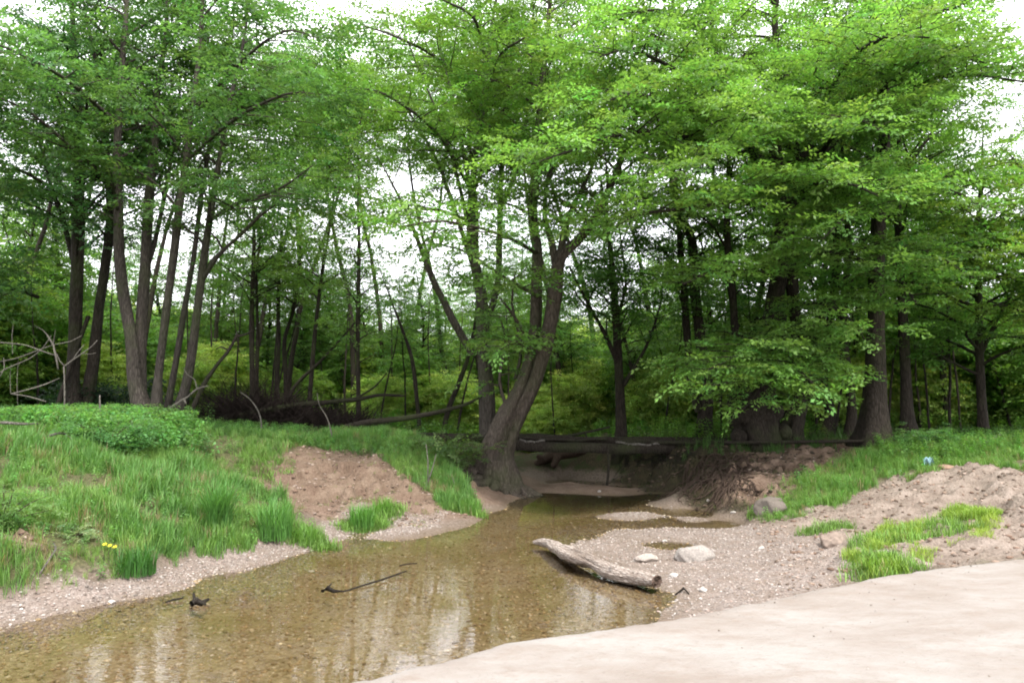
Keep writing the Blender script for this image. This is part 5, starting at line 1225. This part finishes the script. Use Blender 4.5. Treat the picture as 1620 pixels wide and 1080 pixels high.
M_BRUSH = bark_mat('dark_brush', (.018, .013, .011), (.07, .052, .045), mossamt=0, sc=3)
# brown brush and root tangles
def tangle(name, label, cat, n, mat, fn, r, rad=.008, sides=3):
    g = Geo(); o0 = None
    for k in range(n):
        P, R = fn(r, k)
        if o0 is None: o0 = P[0].copy()
        tube(g, P, R * rad, sides, 0, cap=False)
    return tag(link(name, g.mesh(name, mat, True, o0), None, o0), label, cat)
def brush(px0, px1, Y, h):
    def fn(r, k):
        px = r.uniform(px0, px1); Yy = Y + r.normal(0, .6); x = (px - 810) / F * Yy; a = r.uniform(0, 6.28); e = r.uniform(.1, 1.4)
        return grow((x, Yy, hz1(x, Yy)), (cos(a) * cos(e), sin(a) * cos(e), sin(e)), h * r.uniform(.5, 1.2), 1.0, r, level_el=-.1, bend=.12, jit=.35, n=7)
    return fn
tangle('brush_heap', 'heap of bare brown brushwood behind the left grass, around the two close thin trunks', 'brushwood', 1500, M_BRUSH, brush(352, 455, 22.6, 1.6), RB, .02)
tangle('brush_heap', 'lower heap of bare brown brushwood between the two fallen limbs', 'brushwood', 1300, M_BRUSH, brush(455, 575, 22.4, 1.15), RB, .022)
def roots(r, k):
    px = r.uniform(1085, 1200); py = r.uniform(720, 775); p = hit(px, py); n = 8; P = [p + np.array([0, 0, .03])]; R = [1.0]
    a = r.uniform(-2.6, -1.2)
    for q in range(n):
        a += r.normal(0, .5); s = r.uniform(.08, .17); x = P[-1][0] + cos(a) * s - .02; y = P[-1][1] + sin(a) * s * .8; z = max(hz1(x, y) + r.uniform(.0, .12), P[-1][2] - .22); P.append(np.array([x, y, z])); R.append(1 - .85 * (q + 1) / n)
    return np.array(P), np.array(R)
tangle('exposed_roots', 'tangled dark roots hanging down the eroded right bank to the water', 'roots', 120, M_TWIG, roots, RB, .02, 4)

def roots2(r, k):
    px = r.uniform(975, 1090); p = hit(px, r.uniform(716, 728)); P = [p]; R = [1.0]
    for q_ in range(7):
        x = P[-1][0] + r.normal(0, .06); y = P[-1][1] - r.uniform(.02, .12); P.append(np.array([x, y, max(hz1(x, y) + .02, P[-1][2] - .16)])); R.append(1 - .12 * q_)
    return np.array(P), np.array(R)
tangle('hanging_roots', 'thin roots trailing down the shaded bank behind the footbridge post', 'roots', 90, M_DARKWOOD, roots2, RB, .012, 4)
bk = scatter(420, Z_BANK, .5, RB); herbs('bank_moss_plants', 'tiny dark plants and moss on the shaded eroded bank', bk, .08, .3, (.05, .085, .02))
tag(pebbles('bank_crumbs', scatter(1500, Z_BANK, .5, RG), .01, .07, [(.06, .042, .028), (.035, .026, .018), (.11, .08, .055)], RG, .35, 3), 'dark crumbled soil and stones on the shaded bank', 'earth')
# blue scrap
p = hit(1470, 742); g = Geo(); V = []; n = 9
for i in range(n):
    for j in range(n):
        V.append([(i - 4) * .022, (j - 4) * .015, .16 + .07 * sin(i * 1.3 + j) + .03 * cos(j * 2.1 + i)])
g.add(np.array(V), np.array([[i * n + j, (i + 1) * n + j, (i + 1) * n + j + 1, i * n + j + 1] for i in range(n - 1) for j in range(n - 1)]), None, (.22, .36, .40))
tag(link('plastic_scrap', g.mesh('plastic_scrap', tint_mat('thin_plastic', .4, .2), True), None, p), 'crumpled pale blue plastic scrap caught in the right bank grass', 'litter')
tag(rock('clod', 'flat brown clod at the grass edge below the right bank shrub', 1492, 741, (.5, .3, .12), (.25, .17, .12), 0, cat='earth clod', mat=M_SOIL, sharp=.7))

sp = RG.uniform([-2, 3.6], [7.5, 8.2], (9000, 2)); sd = sdist(sp, np.vstack([SLAB_E, [[30, -20]], [[-20, -20]]]))
sp = sp[(sd > .03) & (RG.random(len(sp)) < np.clip(.10 + .9 * np.exp(-sd / .12) + .5 * np.clip(fbm(sp[:, 0] * 1.1, sp[:, 1] * 1.6, 3) - .1, 0, 1), 0, 1))]
_hz = hz
def hz(x, y): return np.full(len(np.atleast_1d(x)), .603)
tag(pebbles('grit', sp, .002, .009, [(.24, .20, .17), (.20, .16, .13), (.30, .27, .24), (.16, .13, .10)], RG, .3, 3), 'sandy grit and tiny stones lying on the pale slab', 'grit')
hz = _hz
lt = np.vstack([scatter(900, Z_GRAVEL, .4, RG), scatter(500, Z_SAND, .5, RG), scatter(300, Z_EARTH[:1], .5, RG)])
T = np.array([[-.5, 0, 0], [0, .28, .06], [.5, 0, .03], [0, -.28, .08]]); n = len(lt); s_ = RG.uniform(.02, .05, n)[:, None, None]; a = RG.uniform(0, 6.28, n)[:, None]
X = T[None, :, 0] * np.cos(a) - T[None, :, 1] * np.sin(a); Yv = T[None, :, 0] * np.sin(a) + T[None, :, 1] * np.cos(a)
P = np.stack([X, Yv, T[None, :, 2] * RG.uniform(-1, 4, (n, 1))], -1) * s_ + np.stack([lt[:, 0], lt[:, 1], hz(lt[:, 0], lt[:, 1]) + .012], -1)[:, None, :]
g = Geo(); g.add(P.reshape(-1, 3), np.arange(n * 4).reshape(-1, 4), None, np.repeat(np.array([(.12, .075, .04), (.2, .15, .09), (.07, .045, .03)])[RG.integers(0, 3, n)], 4, 0))
tag(link('leaf_litter', g.mesh('leaf_litter', M_PEBBLE)), 'dry brown leaves and chips scattered over the gravel and bare earth', 'leaf litter', kind='stuff')
